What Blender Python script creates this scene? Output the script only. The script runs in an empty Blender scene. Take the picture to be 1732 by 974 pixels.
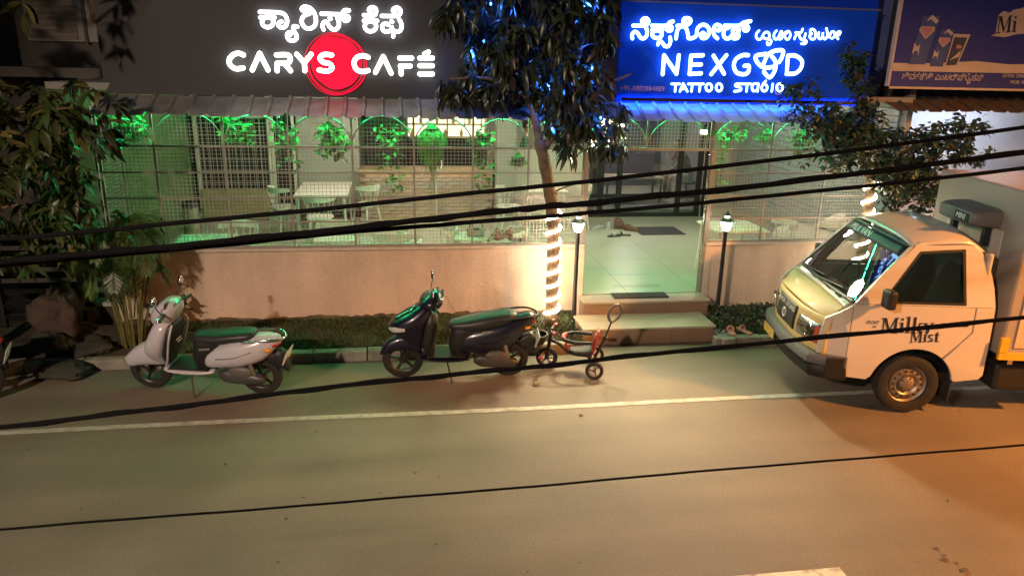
import bpy, bmesh, math, random
from mathutils import Vector, Matrix, Euler, noise
from mathutils.geometry import tessellate_polygon
R = math.radians
random.seed(7)
S = bpy.context.scene
COL = S.collection

# ------------------------------------------------------------------ camera, sky, lamps, exposure
def setup_camera():
    cd = bpy.data.cameras.new('camera'); co = bpy.data.objects.new('camera', cd); COL.objects.link(co)
    yaw, pitch, roll = R(9.0), R(17.0), R(-1.4)
    f = Vector((math.sin(yaw)*math.cos(pitch), math.cos(yaw)*math.cos(pitch), -math.sin(pitch)))
    r = Vector((math.cos(yaw), -math.sin(yaw), 0)); d = f.cross(r)
    r2 = r*math.cos(roll) + d*math.sin(roll); d2 = d*math.cos(roll) - r*math.sin(roll)
    m = Matrix((( r2.x, -d2.x, -f.x), (r2.y, -d2.y, -f.y), (r2.z, -d2.z, -f.z))).to_4x4()
    m.translation = Vector((0, -9.3, 3.4)); co.matrix_world = m
    cd.sensor_width = 36; cd.lens = 36*1250/1732; cd.clip_start = 0.05; cd.clip_end = 800
    S.camera = co
setup_camera()
W = bpy.data.worlds.new('World'); S.world = W; W.use_nodes = True
_n = W.node_tree.nodes; _l = W.node_tree.links
_sky = _n.new('ShaderNodeTexSky'); _sky.sky_type = 'NISHITA'; _sky.sun_disc = False
_sky.sun_elevation = R(-2.0); _sky.sun_rotation = R(200)
_l.new(_sky.outputs['Color'], _n['Background'].inputs['Color']); _n['Background'].inputs['Strength'].default_value = 0.1
S.view_settings.view_transform = 'Standard'; S.view_settings.look = 'None'
S.view_settings.exposure = 0.6; S.view_settings.gamma = 1.0; S.view_settings.use_curve_mapping = False
S.render.engine = 'CYCLES'
S.cycles.use_denoising = True
try: S.cycles.denoiser = 'OPENIMAGEDENOISE'
except Exception: pass
S.cycles.max_bounces = 6; S.cycles.diffuse_bounces = 3; S.cycles.glossy_bounces = 3; S.cycles.transmission_bounces = 4
S.cycles.transparent_max_bounces = 12; S.cycles.sample_clamp_indirect = 4.0; S.cycles.caustics_reflective = False; S.cycles.caustics_refractive = False

# light levels (tune here)
WARM_LAMP = (1.0, 0.73, 0.55); WARM_POWER = 5200
SODIUM = (1.0, 0.36, 0.075); SODIUM_POWER = 12000
LETTER = 4.6; GREEN = 165.0; BLUE_WASH = 0.13; FLOOD = 500

# ------------------------------------------------------------------ materials
MATS = {}
def mat(name, col, rough=0.6, metal=0.0, var=0.12, scale=6.0, bump=0.0, bscale=60.0, coat=0.0, emis=None, estr=0.0, spec=0.5, stain=None, detail=5.0):
    if name in MATS: return MATS[name]
    m = bpy.data.materials.new(name); m.use_nodes = True
    nt = m.node_tree; b = nt.nodes['Principled BSDF']
    b.inputs['Roughness'].default_value = rough; b.inputs['Metallic'].default_value = metal
    b.inputs['Coat Weight'].default_value = coat; b.inputs['Coat Roughness'].default_value = 0.08
    b.inputs['Specular IOR Level'].default_value = spec
    tc = nt.nodes.new('ShaderNodeTexCoord')
    c = (*col, 1)
    if var > 0:
        nz = nt.nodes.new('ShaderNodeTexNoise'); nz.inputs['Scale'].default_value = scale; nz.inputs['Detail'].default_value = detail
        nt.links.new(tc.outputs['Object'], nz.inputs['Vector'])
        cr = nt.nodes.new('ShaderNodeValToRGB')
        cr.color_ramp.elements[0].position = 0.3; cr.color_ramp.elements[1].position = 0.72
        cr.color_ramp.elements[0].color = tuple(min(1, x*(1-var)) for x in col)+(1,)
        cr.color_ramp.elements[1].color = tuple(min(1, x*(1+var)) for x in col)+(1,)
        nt.links.new(nz.outputs['Fac'], cr.inputs['Fac'])
        out = cr.outputs['Color']
        if stain:
            scol, sscale, lo, hi = stain
            n2 = nt.nodes.new('ShaderNodeTexNoise'); n2.inputs['Scale'].default_value = sscale; n2.inputs['Detail'].default_value = 6
            nt.links.new(tc.outputs['Object'], n2.inputs['Vector'])
            r2 = nt.nodes.new('ShaderNodeValToRGB'); r2.color_ramp.elements[0].position = lo; r2.color_ramp.elements[1].position = hi
            nt.links.new(n2.outputs['Fac'], r2.inputs['Fac'])
            mx = nt.nodes.new('ShaderNodeMix'); mx.data_type = 'RGBA'
            nt.links.new(r2.outputs['Color'], mx.inputs['Factor']); nt.links.new(out, mx.inputs['A']); mx.inputs['B'].default_value = (*scol, 1)
            out = mx.outputs['Result']
        nt.links.new(out, b.inputs['Base Color'])
        rr = nt.nodes.new('ShaderNodeMapRange'); rr.inputs['To Min'].default_value = max(0.02, rough-0.09); rr.inputs['To Max'].default_value = min(1, rough+0.09)
        nt.links.new(nz.outputs['Fac'], rr.inputs['Value']); nt.links.new(rr.outputs['Result'], b.inputs['Roughness'])
    else:
        b.inputs['Base Color'].default_value = c
    if bump > 0:
        nb = nt.nodes.new('ShaderNodeTexNoise'); nb.inputs['Scale'].default_value = bscale; nb.inputs['Detail'].default_value = 6
        nt.links.new(tc.outputs['Object'], nb.inputs['Vector'])
        bp = nt.nodes.new('ShaderNodeBump'); bp.inputs['Strength'].default_value = bump; bp.inputs['Distance'].default_value = 0.02
        nt.links.new(nb.outputs['Fac'], bp.inputs['Height']); nt.links.new(bp.outputs['Normal'], b.inputs['Normal'])
    if emis:
        b.inputs['Emission Color'].default_value = (*emis, 1); b.inputs['Emission Strength'].default_value = estr
    MATS[name] = m
    return m
def glass(name, tint=(0.9, 0.95, 0.95), refl=(1, 1, 1), base=0.06, rough=0.02):
    if name in MATS: return MATS[name]
    m = bpy.data.materials.new(name); m.use_nodes = True; nt = m.node_tree; nt.nodes.clear()
    o = nt.nodes.new('ShaderNodeOutputMaterial'); t = nt.nodes.new('ShaderNodeBsdfTransparent'); g = nt.nodes.new('ShaderNodeBsdfGlossy')
    t.inputs['Color'].default_value = (*tint, 1); g.inputs['Color'].default_value = (*refl, 1); g.inputs['Roughness'].default_value = rough
    fr = nt.nodes.new('ShaderNodeFresnel'); fr.inputs['IOR'].default_value = 1.5
    ad = nt.nodes.new('ShaderNodeMath'); ad.operation = 'ADD'; ad.inputs[1].default_value = base; ad.use_clamp = True
    mx = nt.nodes.new('ShaderNodeMixShader')
    nt.links.new(fr.outputs['Fac'], ad.inputs[0]); nt.links.new(ad.outputs[0], mx.inputs['Fac'])
    nt.links.new(t.outputs[0], mx.inputs[1]); nt.links.new(g.outputs[0], mx.inputs[2]); nt.links.new(mx.outputs[0], o.inputs['Surface'])
    MATS[name] = m; return m
def glow(name, col, s):
    if name in MATS: return MATS[name]
    m = bpy.data.materials.new(name); m.use_nodes = True; nt = m.node_tree; nt.nodes.clear()
    o = nt.nodes.new('ShaderNodeOutputMaterial'); e = nt.nodes.new('ShaderNodeEmission')
    e.inputs['Color'].default_value = (*col, 1); e.inputs['Strength'].default_value = s
    nt.links.new(e.outputs[0], o.inputs['Surface']); MATS[name] = m; return m

# ------------------------------------------------------------------ mesh builder
def catmull(pts, n=6, closed=False):
    pts = [Vector(p) for p in pts]
    if len(pts) < 3 and not closed: return pts
    out = []; N = len(pts)
    rng = range(N) if closed else range(N-1)
    for i in rng:
        if closed: p0, p1, p2, p3 = pts[i-1], pts[i], pts[(i+1) % N], pts[(i+2) % N]
        else: p0, p1, p2, p3 = pts[max(i-1, 0)], pts[i], pts[i+1], pts[min(i+2, N-1)]
        for k in range(n):
            t = k/n
            out.append(0.5*((2*p1)+(p2-p0)*t+(2*p0-5*p1+4*p2-p3)*t*t+(3*p1-p0-3*p2+p3)*t**3))
    if not closed: out.append(pts[-1])
    return out
class MB:
    def __init__(s): s.v = []; s.f = []
    def add(s, vs, fs):
        o = len(s.v); s.v += [Vector(v) for v in vs]; s.f += [tuple(i+o for i in f) for f in fs]; return s
    def box(s, x0, x1, y0, y1, z0, z1, M=None):
        vs = [Vector((x, y, z)) for z in (z0, z1) for y in (y0, y1) for x in (x0, x1)]
        if M is not None: vs = [M @ v for v in vs]
        return s.add(vs, [(0, 2, 3, 1), (4, 5, 7, 6), (0, 1, 5, 4), (2, 6, 7, 3), (0, 4, 6, 2), (1, 3, 7, 5)])
    def cbox(s, c, d, rot=(0, 0, 0)):
        M = Matrix.Translation(c) @ Euler(rot).to_matrix().to_4x4()
        return s.box(-d[0]/2, d[0]/2, -d[1]/2, d[1]/2, -d[2]/2, d[2]/2, M)
    def tube(s, pts, r, n=8, caps=True, closed=False, flat=None):
        pts = [Vector(p) for p in pts]; N = len(pts)
        rs = r if isinstance(r, (list, tuple)) else [r]*N
        vs = []; fs = []; prev = None
        for i, p in enumerate(pts):
            if closed: t = pts[(i+1) % N]-pts[i-1]
            else: t = pts[min(i+1, N-1)]-pts[max(i-1, 0)]
            if t.length < 1e-9: t = Vector((0, 0, 1))
            t.normalize()
            if flat is not None:
                a = Vector(flat); b = t.cross(a)
                if b.length < 1e-6: b = t.orthogonal()
                b.normalize(); sa, sb = 0.35, 1.0
            else:
                if prev is None: a = t.orthogonal().normalized()
                else:
                    a = prev-t*prev.dot(t)
                    a = a.normalized() if a.length > 1e-6 else t.orthogonal().normalized()
                b = t.cross(a); sa = sb = 1.0
            prev = a
            for k in range(n):
                an = 2*math.pi*k/n
                vs.append(p+(a*math.cos(an)*sa+b*math.sin(an)*sb)*rs[i])
        M_ = N if closed else N-1
        for i in range(M_):
            for k in range(n):
                j = (i+1) % N
                fs.append((i*n+k, i*n+(k+1) % n, j*n+(k+1) % n, j*n+k))
        if caps and not closed:
            fs.append(tuple(range(n-1, -1, -1))); fs.append(tuple((N-1)*n+k for k in range(n)))
        return s.add(vs, fs)
    def lathe(s, prof, n=20, M=None, caps=True):
        vs = []; fs = []
        for (r, z) in prof:
            for k in range(n):
                an = 2*math.pi*k/n; vs.append(Vector((r*math.cos(an), r*math.sin(an), z)))
        if M is not None: vs = [M @ v for v in vs]
        for i in range(len(prof)-1):
            for k in range(n): fs.append((i*n+k, i*n+(k+1) % n, (i+1)*n+(k+1) % n, (i+1)*n+k))
        if caps:
            if prof[0][0] > 1e-5: fs.append(tuple(range(n-1, -1, -1)))
            if prof[-1][0] > 1e-5: fs.append(tuple((len(prof)-1)*n+k for k in range(n)))
        return s.add(vs, fs)
    def ball(s, c, r, n=12, m=8):
        r = r if isinstance(r, (tuple, list)) else (r, r, r)
        pr = [(max(1e-4, math.sin(math.pi*i/m)), -math.cos(math.pi*i/m)) for i in range(m+1)]
        return s.lathe(pr, n, Matrix.Translation(c) @ Matrix.Diagonal((r[0], r[1], r[2], 1)), caps=False)
    def ring(s, rings, caps=True):                   # loft of equal-length rings
        n = len(rings[0]); vs = [v for r in rings for v in r]; fs = []
        for i in range(len(rings)-1):
            for k in range(n): fs.append((i*n+k, i*n+(k+1) % n, (i+1)*n+(k+1) % n, (i+1)*n+k))
        if caps: fs.append(tuple(range(n-1, -1, -1))); fs.append(tuple((len(rings)-1)*n+k for k in range(n)))
        return s.add(vs, fs)
    def hull(s, secs, n=20, e=2.6):                  # sections along x: (x, zbot, ztop, halfwidth[, ycentre])
        secs = smooth_secs(secs); rg = []
        for q in secs:
            x, zb, zt, w = q[:4]; yc = q[4] if len(q) > 4 else 0
            zc, h = (zb+zt)/2, (zt-zb)/2; r = []
            for k in range(n):
                a = 2*math.pi*k/n; c, d = math.cos(a), math.sin(a)
                r.append((x, yc+w*math.copysign(abs(c)**(2/e), c), zc+h*math.copysign(abs(d)**(2/e), d)))
            rg.append(r)
        return s.ring(rg)
    def vloft(s, secs, n=20, e=2.8):                 # sections along z: (z, xback, xfront, halfwidth[, ycentre])
        secs = smooth_secs(secs); rg = []
        for q in secs:
            z, xb, xf, w = q[:4]; yc = q[4] if len(q) > 4 else 0
            xc, h = (xb+xf)/2, (xf-xb)/2; r = []
            for k in range(n):
                a = 2*math.pi*k/n; c, d = math.cos(a), math.sin(a)
                r.append((xc+h*math.copysign(abs(c)**(2/e), c), yc+w*math.copysign(abs(d)**(2/e), d), z))
            rg.append(r)
        return s.ring(rg)
    def poly(s, loops, fn, t):                       # polygon (with holes) in (a, b), fn(a, b, depth) -> point, extruded by t
        loops = [[Vector((p[0], p[1], 0)) for p in lp] for lp in loops]
        tri = tessellate_polygon(loops); flat = [p for lp in loops for p in lp]; N = len(flat)
        vs = [Vector(fn(p.x, p.y, 0)) for p in flat]+[Vector(fn(p.x, p.y, t)) for p in flat]
        fs = [tuple(q) for q in tri]+[tuple(i+N for i in reversed(q)) for q in tri]; o = 0
        for lp in loops:
            n = len(lp)
            for k in range(n): fs.append((o+k, o+(k+1) % n, o+(k+1) % n+N, o+k+N))
            o += n
        return s.add(vs, fs)
    def grid(s, fn, nu, nv):
        vs = [Vector(fn(i/nu, j/nv)) for j in range(nv+1) for i in range(nu+1)]
        fs = [(j*(nu+1)+i, j*(nu+1)+i+1, (j+1)*(nu+1)+i+1, (j+1)*(nu+1)+i) for j in range(nv) for i in range(nu)]
        return s.add(vs, fs)
    def mesh(s, name, m, smooth=None):
        me = bpy.data.meshes.new(name); me.from_pydata([tuple(v) for v in s.v], [], s.f)
        bm = bmesh.new(); bm.from_mesh(me); bmesh.ops.recalc_face_normals(bm, faces=bm.faces); bm.to_mesh(me); bm.free()
        if m: me.materials.append(m)
        if smooth is not None:
            me.shade_smooth()
            if smooth < 180: me.set_sharp_from_angle(angle=R(smooth))
        return me
    def build(s, name, m, parent=None, smooth=None, bevel=0, seg=2, solid=0, loc=None):
        o = bpy.data.objects.new(name, s.mesh(name, m, smooth)); COL.objects.link(o)
        if parent is not None: o.parent = parent
        if loc is not None: o.location = loc
        if solid:
            md = o.modifiers.new('solidify', 'SOLIDIFY'); md.thickness = solid; md.offset = 0
        if bevel:
            md = o.modifiers.new('bevel', 'BEVEL'); md.width = bevel; md.segments = seg; md.limit_method = 'ANGLE'; md.angle_limit = R(40)
        return o
def smooth_secs(secs, n=4):
    k = max(len(q) for q in secs); pts = [tuple(q)+(0,)*(k-len(q)) for q in secs]
    out = []; N = len(pts)
    for i in range(N-1):
        p0, p1, p2, p3 = pts[max(i-1, 0)], pts[i], pts[i+1], pts[min(i+2, N-1)]
        for j in range(n):
            t = j/n
            out.append(tuple(0.5*(2*b+(c-a)*t+(2*a-5*b+4*c-d)*t*t+(3*b-a-3*c+d)*t**3) for a, b, c, d in zip(p0, p1, p2, p3)))
    out.append(pts[-1]); return out
def thing(name, label, cat, loc=(0, 0, 0), rot=(0, 0, 0), group=None):
    o = bpy.data.objects.new(name, None); COL.objects.link(o); o.empty_display_size = 0.1
    o.location = loc; o.rotation_euler = rot; o['label'] = label; o['category'] = cat
    if group: o['group'] = group
    return o
def tag(o, label, cat, group=None):
    o['label'] = label; o['category'] = cat
    if group: o['group'] = group
    return o
def struct(o): o['kind'] = 'structure'; return o
def stuff(o): o['kind'] = 'stuff'; return o
def copy_tree(o, parent=None):
    c = o.copy(); COL.objects.link(c)
    if parent is not None: c.parent = parent
    for ch in list(o.children): copy_tree(ch, c)
    return c
FA = {}
def text(name, body, size, m, parent, M, depth=0.002, align='LEFT', sx=1.0, shear=0.0, bold=0.0, space=1.0):
    cu = bpy.data.curves.new(name, 'FONT'); cu.body = body; cu.size = size; cu.extrude = depth; cu.align_x = align; cu.shear = shear; cu.offset = bold; cu.space_character = space; cu.resolution_u = 3
    o = bpy.data.objects.new(name, cu); COL.objects.link(o); bpy.context.view_layer.update()
    me = bpy.data.meshes.new_from_object(o.evaluated_get(bpy.context.evaluated_depsgraph_get()))
    COL.objects.unlink(o); bpy.data.objects.remove(o); bpy.data.curves.remove(cu)
    me.name = name
    me.transform(M @ Matrix.Diagonal((sx, 1, 1, 1))); me.materials.clear(); me.materials.append(m)
    q = bpy.data.objects.new(name, me); COL.objects.link(q); q.parent = parent
    return q
def facing_front(x, y, z, rz=0.0, tilt=0.0):          # text plane upright, facing -Y
    return Matrix.Translation((x, y, z)) @ Matrix.Rotation(rz, 4, 'Z') @ Matrix.Rotation(R(90)+tilt, 4, 'X')
def point_light(name, loc, col, power, rad, parent=None, kind='POINT', target=None, angle=None, blend=0.5):
    ld = bpy.data.lights.new(name, kind); ld.color = col; ld.energy = power
    if kind in ('POINT', 'SPOT'): ld.shadow_soft_size = rad
    if angle: ld.spot_size = angle; ld.spot_blend = blend
    lo = bpy.data.objects.new(name, ld); COL.objects.link(lo); lo.location = loc
    if target is not None: lo.rotation_euler = (Vector(target)-Vector(loc)).to_track_quat('-Z', 'Y').to_euler()
    if parent is not None: lo.parent = parent
    return lo

# street lamps on the camera's side of the road (their light shows in the photograph)
def street_lamp(label, base, head, target, col, power, cone=150, blend=0.6):
    t = thing('street_lamp', label, 'street lamp', base, group='street lamps')
    h = Vector(head)-Vector(base); steel = mat('lamp_steel', (0.3, 0.3, 0.3), 0.5, 0.8)
    b = MB().tube([(0, 0, 0), (0, 0, h.z*0.5), (0, 0, h.z-0.1)], [0.09, 0.075, 0.06], 12); b.build('pole', steel, t, 60)
    MB().tube([(0, 0, h.z-0.1), (h.x*0.5, h.y*0.5, h.z+0.1), (h.x, h.y, h.z+0.12)], 0.035, 8).build('arm', steel, t, 60)
    MB().cbox((h.x, h.y, h.z+0.1), (0.45, 0.25, 0.10)).build('lamp_head', steel, t, bevel=0.03)
    MB().cbox((h.x, h.y, h.z+0.035), (0.36, 0.18, 0.02)).build('lens', glow('lens_'+str(power), col, 20), t)
    point_light('lamp_light', (h.x, h.y, h.z-0.03), col, power, 0.22, t, 'SPOT', target=Vector(target)-Vector(base), angle=R(cone), blend=blend)
street_lamp('grey street lamp on the near kerb shining warm white over the scooters', (-7.4, -14.2, 0), (-6.9, -13.1, 6.7), (0.3, -3.0, 0.0), WARM_LAMP, WARM_POWER, 72, 1.0)
street_lamp('grey street lamp on the near kerb shining orange over the milk truck', (12.6, -9.6, 0), (12.0, -8.7, 6.8), (8.2, -4.8, 0.0), SODIUM, SODIUM_POWER, 80, 1.0)
# lettering strokes on the sign boards, metres in the board plane (x, z); 'L' straight runs, 'C' closed loops
CAFE_KANNADA = [
  [('',[(-1.508,3.872),(-1.321,3.873),(-1.25,3.86),(-1.217,3.817),(-1.218,3.762),(-1.244,3.721),(-1.281,3.71),(-1.312,3.729),(-1.303,3.764),(-1.276,3.775)]),('L',[(-1.508,3.813),(-1.35,3.818)]),('L',[(-1.423,3.865),(-1.426,3.815)]),('C',[(-1.367,3.767),(-1.377,3.74),(-1.402,3.719),(-1.434,3.71),(-1.465,3.717),(-1.487,3.736),(-1.493,3.763),(-1.483,3.791),(-1.458,3.812),(-1.426,3.82),(-1.395,3.814),(-1.373,3.794)]),('',[(-1.105,3.725),(-1.136,3.729),(-1.152,3.709),(-1.139,3.669),(-1.116,3.624),(-1.129,3.588),(-1.166,3.572),(-1.207,3.581),(-1.225,3.616),(-1.218,3.646),(-1.196,3.662),(-1.182,3.647),(-1.198,3.632)])],
  [('',[(-0.962,3.884),(-1.008,3.893),(-1.043,3.912),(-1.031,3.937),(-0.995,3.943),(-0.949,3.93),(-0.91,3.886),(-0.893,3.827),(-0.898,3.766),(-0.929,3.725),(-0.975,3.709),(-1.023,3.723),(-1.051,3.772),(-1.043,3.822),(-1.005,3.858),(-0.963,3.869)])],
  [('L',[(-0.828,3.874),(-0.621,3.875)]),('',[(-0.514,3.919),(-0.556,3.922),(-0.586,3.896),(-0.593,3.846),(-0.576,3.811),(-0.545,3.807),(-0.52,3.833),(-0.533,3.858),(-0.564,3.857)]),('L',[(-0.737,3.829),(-0.727,3.822)]),('',[(-0.811,3.703),(-0.822,3.744),(-0.802,3.784),(-0.771,3.785),(-0.751,3.751),(-0.722,3.716),(-0.68,3.707),(-0.642,3.739),(-0.635,3.784),(-0.649,3.829)])],
  [('',[(-0.348,3.874),(-0.243,3.875),(-0.211,3.898),(-0.209,3.944),(-0.24,3.963),(-0.277,3.952),(-0.289,3.926),(-0.263,3.922)]),('L',[(-0.35,3.813),(-0.197,3.818)]),('L',[(-0.273,3.871),(-0.274,3.821)]),('C',[(-0.211,3.757),(-0.22,3.728),(-0.245,3.707),(-0.278,3.699),(-0.311,3.705),(-0.334,3.725),(-0.342,3.753),(-0.332,3.781),(-0.308,3.802),(-0.275,3.81),(-0.242,3.804),(-0.219,3.784)])],
  [('',[(-0.143,3.872),(0.022,3.877),(0.066,3.902),(0.072,3.943),(0.04,3.967),(-0.002,3.956),(-0.014,3.93),(0.013,3.926)]),('L',[(-0.034,3.818),(-0.024,3.812)]),('',[(-0.071,3.776),(-0.097,3.79),(-0.135,3.774),(-0.141,3.733),(-0.115,3.703),(-0.072,3.704),(-0.035,3.726),(-0.029,3.752)]),('',[(-0.029,3.726),(0.008,3.707),(0.062,3.713),(0.084,3.765),(0.074,3.811),(0.054,3.841)]),('L',[(-0.015,3.721),(-0.017,3.649)])]]
CAFE_LATIN = [
  [('',[(-1.723,3.401),(-1.769,3.417),(-1.822,3.407),(-1.873,3.363),(-1.886,3.31),(-1.86,3.267),(-1.809,3.246),(-1.738,3.258)])],
  [('L',[(-1.638,3.237),(-1.541,3.423),(-1.461,3.241)])],
  [('',[(-1.357,3.41),(-1.233,3.413),(-1.204,3.37),(-1.238,3.325),(-1.354,3.319)]),('L',[(-1.354,3.319),(-1.36,3.234)]),('L',[(-1.274,3.321),(-1.208,3.237)])],
  [('L',[(-1.129,3.424),(-1.047,3.33),(-0.964,3.428)]),('L',[(-1.047,3.33),(-1.047,3.241)])],
  [('',[(-0.731,3.425),(-0.821,3.427),(-0.868,3.387),(-0.834,3.343),(-0.762,3.327),(-0.734,3.283),(-0.785,3.243),(-0.884,3.253)])],
  [('',[(-0.313,3.409),(-0.367,3.425),(-0.441,3.406),(-0.48,3.343),(-0.455,3.271),(-0.392,3.246),(-0.318,3.26)])],
  [('L',[(-0.235,3.24),(-0.138,3.422),(-0.05,3.235)])],
  [('L',[(0.053,3.409),(0.196,3.412)]),('L',[(0.058,3.319),(0.176,3.321)]),('L',[(0.069,3.319),(0.068,3.228)])],
  [('L',[(0.346,3.461),(0.393,3.485)]),('L',[(0.289,3.414),(0.44,3.418)]),('L',[(0.288,3.328),(0.439,3.331)]),('L',[(0.287,3.233),(0.438,3.236)])]]
GOD_LATIN = [
  [('L',[(3.318,3.293),(3.316,3.52),(3.499,3.302),(3.509,3.524)])],
  [('L',[(3.669,3.523),(3.672,3.306)]),('L',[(3.673,3.523),(3.825,3.532)]),('L',[(3.671,3.417),(3.812,3.421)]),('L',[(3.67,3.303),(3.823,3.314)])],
  [('L',[(3.966,3.53),(4.132,3.315)]),('L',[(4.137,3.54),(3.959,3.306)])],
  [('',[(4.428,3.547),(4.353,3.545),(4.272,3.498),(4.25,3.419),(4.291,3.341),(4.369,3.315),(4.448,3.333),(4.454,3.418),(4.394,3.417)])],
  [('',[(4.663,3.569),(4.529,3.538),(4.578,3.449),(4.672,3.4),(4.784,3.414)]),('',[(4.648,3.445),(4.69,3.553),(4.771,3.606),(4.889,3.614),(4.888,3.535),(4.858,3.473)]),('',[(4.748,3.543),(4.807,3.477),(4.815,3.375),(4.757,3.283),(4.666,3.349)])],
  [('L',[(4.967,3.554),(4.983,3.333)]),('',[(4.967,3.554),(5.069,3.557),(5.167,3.497),(5.167,3.406),(5.1,3.341),(4.98,3.331)])]]
GOD_SMALL = [
  [('L',[(3.45,3.178),(3.553,3.18)]),('L',[(3.504,3.179),(3.503,3.088)])],
  [('L',[(3.568,3.089),(3.602,3.186),(3.666,3.091)]),('L',[(3.583,3.121),(3.645,3.122)])],
  [('L',[(3.67,3.182),(3.768,3.184)]),('L',[(3.725,3.183),(3.722,3.092)])],
  [('L',[(3.774,3.184),(3.873,3.186)]),('L',[(3.83,3.185),(3.827,3.094)])],
  [('C',[(3.989,3.146),(3.986,3.123),(3.973,3.106),(3.954,3.099),(3.933,3.105),(3.917,3.122),(3.909,3.144),(3.912,3.167),(3.925,3.184),(3.944,3.19),(3.965,3.185),(3.981,3.168)])],
  [('C',[(4.126,3.148),(4.123,3.125),(4.11,3.108),(4.091,3.102),(4.07,3.108),(4.054,3.124),(4.046,3.147),(4.049,3.17),(4.062,3.186),(4.081,3.193),(4.101,3.187),(4.118,3.171)])],
  [('',[(4.39,3.195),(4.321,3.194),(4.305,3.171),(4.376,3.149),(4.38,3.115),(4.3,3.102)])],
  [('L',[(4.408,3.196),(4.509,3.198)]),('L',[(4.465,3.197),(4.464,3.105)])],
  [('',[(4.61,3.2),(4.547,3.198),(4.534,3.152),(4.558,3.112),(4.595,3.119)]),('L',[(4.616,3.2),(4.615,3.108)])],
  [('C',[(4.742,3.156),(4.74,3.134),(4.728,3.118),(4.71,3.112),(4.69,3.117),(4.674,3.133),(4.666,3.155),(4.669,3.177),(4.68,3.193),(4.699,3.199),(4.718,3.193),(4.734,3.178)]),('L',[(4.679,3.201),(4.713,3.238)])],
  [('L',[(4.813,3.203),(4.812,3.111)])],
  [('C',[(4.955,3.163),(4.953,3.14),(4.94,3.123),(4.92,3.116),(4.899,3.122),(4.882,3.139),(4.873,3.162),(4.875,3.185),(4.888,3.202),(4.908,3.209),(4.929,3.203),(4.946,3.186)])]]
GOD_KANNADA = [
  [('',[(2.895,3.856),(3.039,3.86),(3.076,3.878),(3.087,3.914),(3.061,3.943),(3.018,3.938),(3.001,3.907),(3.031,3.895)]),('',[(2.896,3.707),(2.888,3.751),(2.919,3.786),(2.959,3.77),(2.996,3.723),(3.036,3.711),(3.072,3.738),(3.078,3.791),(3.059,3.843)])],
  [('',[(3.135,3.863),(3.318,3.868),(3.354,3.904),(3.401,3.919)]),('C',[(3.394,3.84),(3.39,3.824),(3.379,3.813),(3.362,3.808),(3.345,3.812),(3.332,3.822),(3.326,3.838),(3.329,3.853),(3.34,3.865),(3.357,3.869),(3.374,3.866),(3.388,3.855)]),('L',[(3.139,3.815),(3.274,3.819)]),('C',[(3.271,3.766),(3.264,3.743),(3.243,3.727),(3.212,3.72),(3.18,3.725),(3.155,3.74),(3.145,3.762),(3.152,3.784),(3.173,3.801),(3.204,3.808),(3.236,3.803),(3.26,3.787)]),('',[(3.23,3.645),(3.246,3.69),(3.287,3.664),(3.32,3.63),(3.368,3.631),(3.388,3.685),(3.379,3.733)])],
  [('',[(3.459,3.872),(3.57,3.88),(3.621,3.912),(3.623,3.948),(3.582,3.964),(3.539,3.954),(3.533,3.918),(3.567,3.911)]),('',[(3.458,3.722),(3.465,3.811),(3.495,3.856),(3.542,3.866),(3.585,3.832),(3.611,3.762),(3.619,3.731),(3.673,3.733),(3.719,3.765),(3.722,3.836),(3.757,3.881),(3.815,3.892),(3.868,3.858),(3.88,3.787),(3.85,3.742),(3.801,3.736),(3.773,3.766),(3.795,3.798),(3.826,3.786)]),('',[(4.0,3.737),(3.95,3.78),(3.934,3.842),(3.954,3.887),(3.992,3.897),(4.03,3.872),(4.019,3.836),(3.979,3.835)])],
  [('',[(4.077,3.891),(4.261,3.896),(4.321,3.933),(4.414,3.954)]),('C',[(4.396,3.869),(4.393,3.854),(4.382,3.843),(4.366,3.839),(4.349,3.842),(4.336,3.852),(4.33,3.867),(4.332,3.882),(4.343,3.893),(4.359,3.897),(4.376,3.894),(4.389,3.883)]),('',[(4.144,3.875),(4.087,3.847),(4.073,3.793),(4.098,3.749),(4.149,3.741),(4.194,3.787),(4.243,3.797),(4.277,3.843),(4.225,3.859),(4.189,3.832),(4.223,3.797),(4.274,3.789),(4.268,3.753),(4.219,3.743),(4.176,3.769)])]]
GOD_KSMALL = [
  [('',[(4.541,3.844),(4.514,3.815),(4.511,3.773),(4.538,3.743),(4.577,3.747),(4.596,3.783),(4.622,3.825),(4.669,3.826),(4.69,3.785),(4.671,3.75),(4.631,3.756),(4.598,3.769)]),('',[(4.671,3.75),(4.721,3.73),(4.711,3.688),(4.68,3.68),(4.669,3.708)])],
  [('',[(4.775,3.85),(4.749,3.815),(4.755,3.766),(4.789,3.75),(4.816,3.782),(4.839,3.845),(4.859,3.818),(4.858,3.762),(4.828,3.751)]),('',[(4.896,3.833),(4.941,3.848),(4.971,3.807),(4.954,3.758),(4.922,3.757),(4.894,3.791),(4.913,3.826)])],
  [('',[(5.038,3.837),(5.109,3.839),(5.127,3.881)]),('',[(5.033,3.76),(5.044,3.795),(5.08,3.817),(5.12,3.762),(5.16,3.763),(5.175,3.827)]),('',[(5.154,3.749),(5.195,3.743),(5.192,3.708),(5.137,3.706)])],
  [('',[(5.237,3.836),(5.239,3.878),(5.278,3.879),(5.308,3.845),(5.31,3.774),(5.264,3.766),(5.234,3.8),(5.262,3.829)])],
  [('',[(5.355,3.846),(5.356,3.79),(5.391,3.77),(5.41,3.805),(5.411,3.848),(5.42,3.791),(5.455,3.771),(5.48,3.821),(5.451,3.898)]),('',[(5.508,3.794),(5.523,3.851),(5.562,3.859),(5.579,3.803),(5.543,3.781)]),('',[(5.632,3.776),(5.601,3.818),(5.618,3.86),(5.651,3.861),(5.64,3.826)])]]
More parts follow.
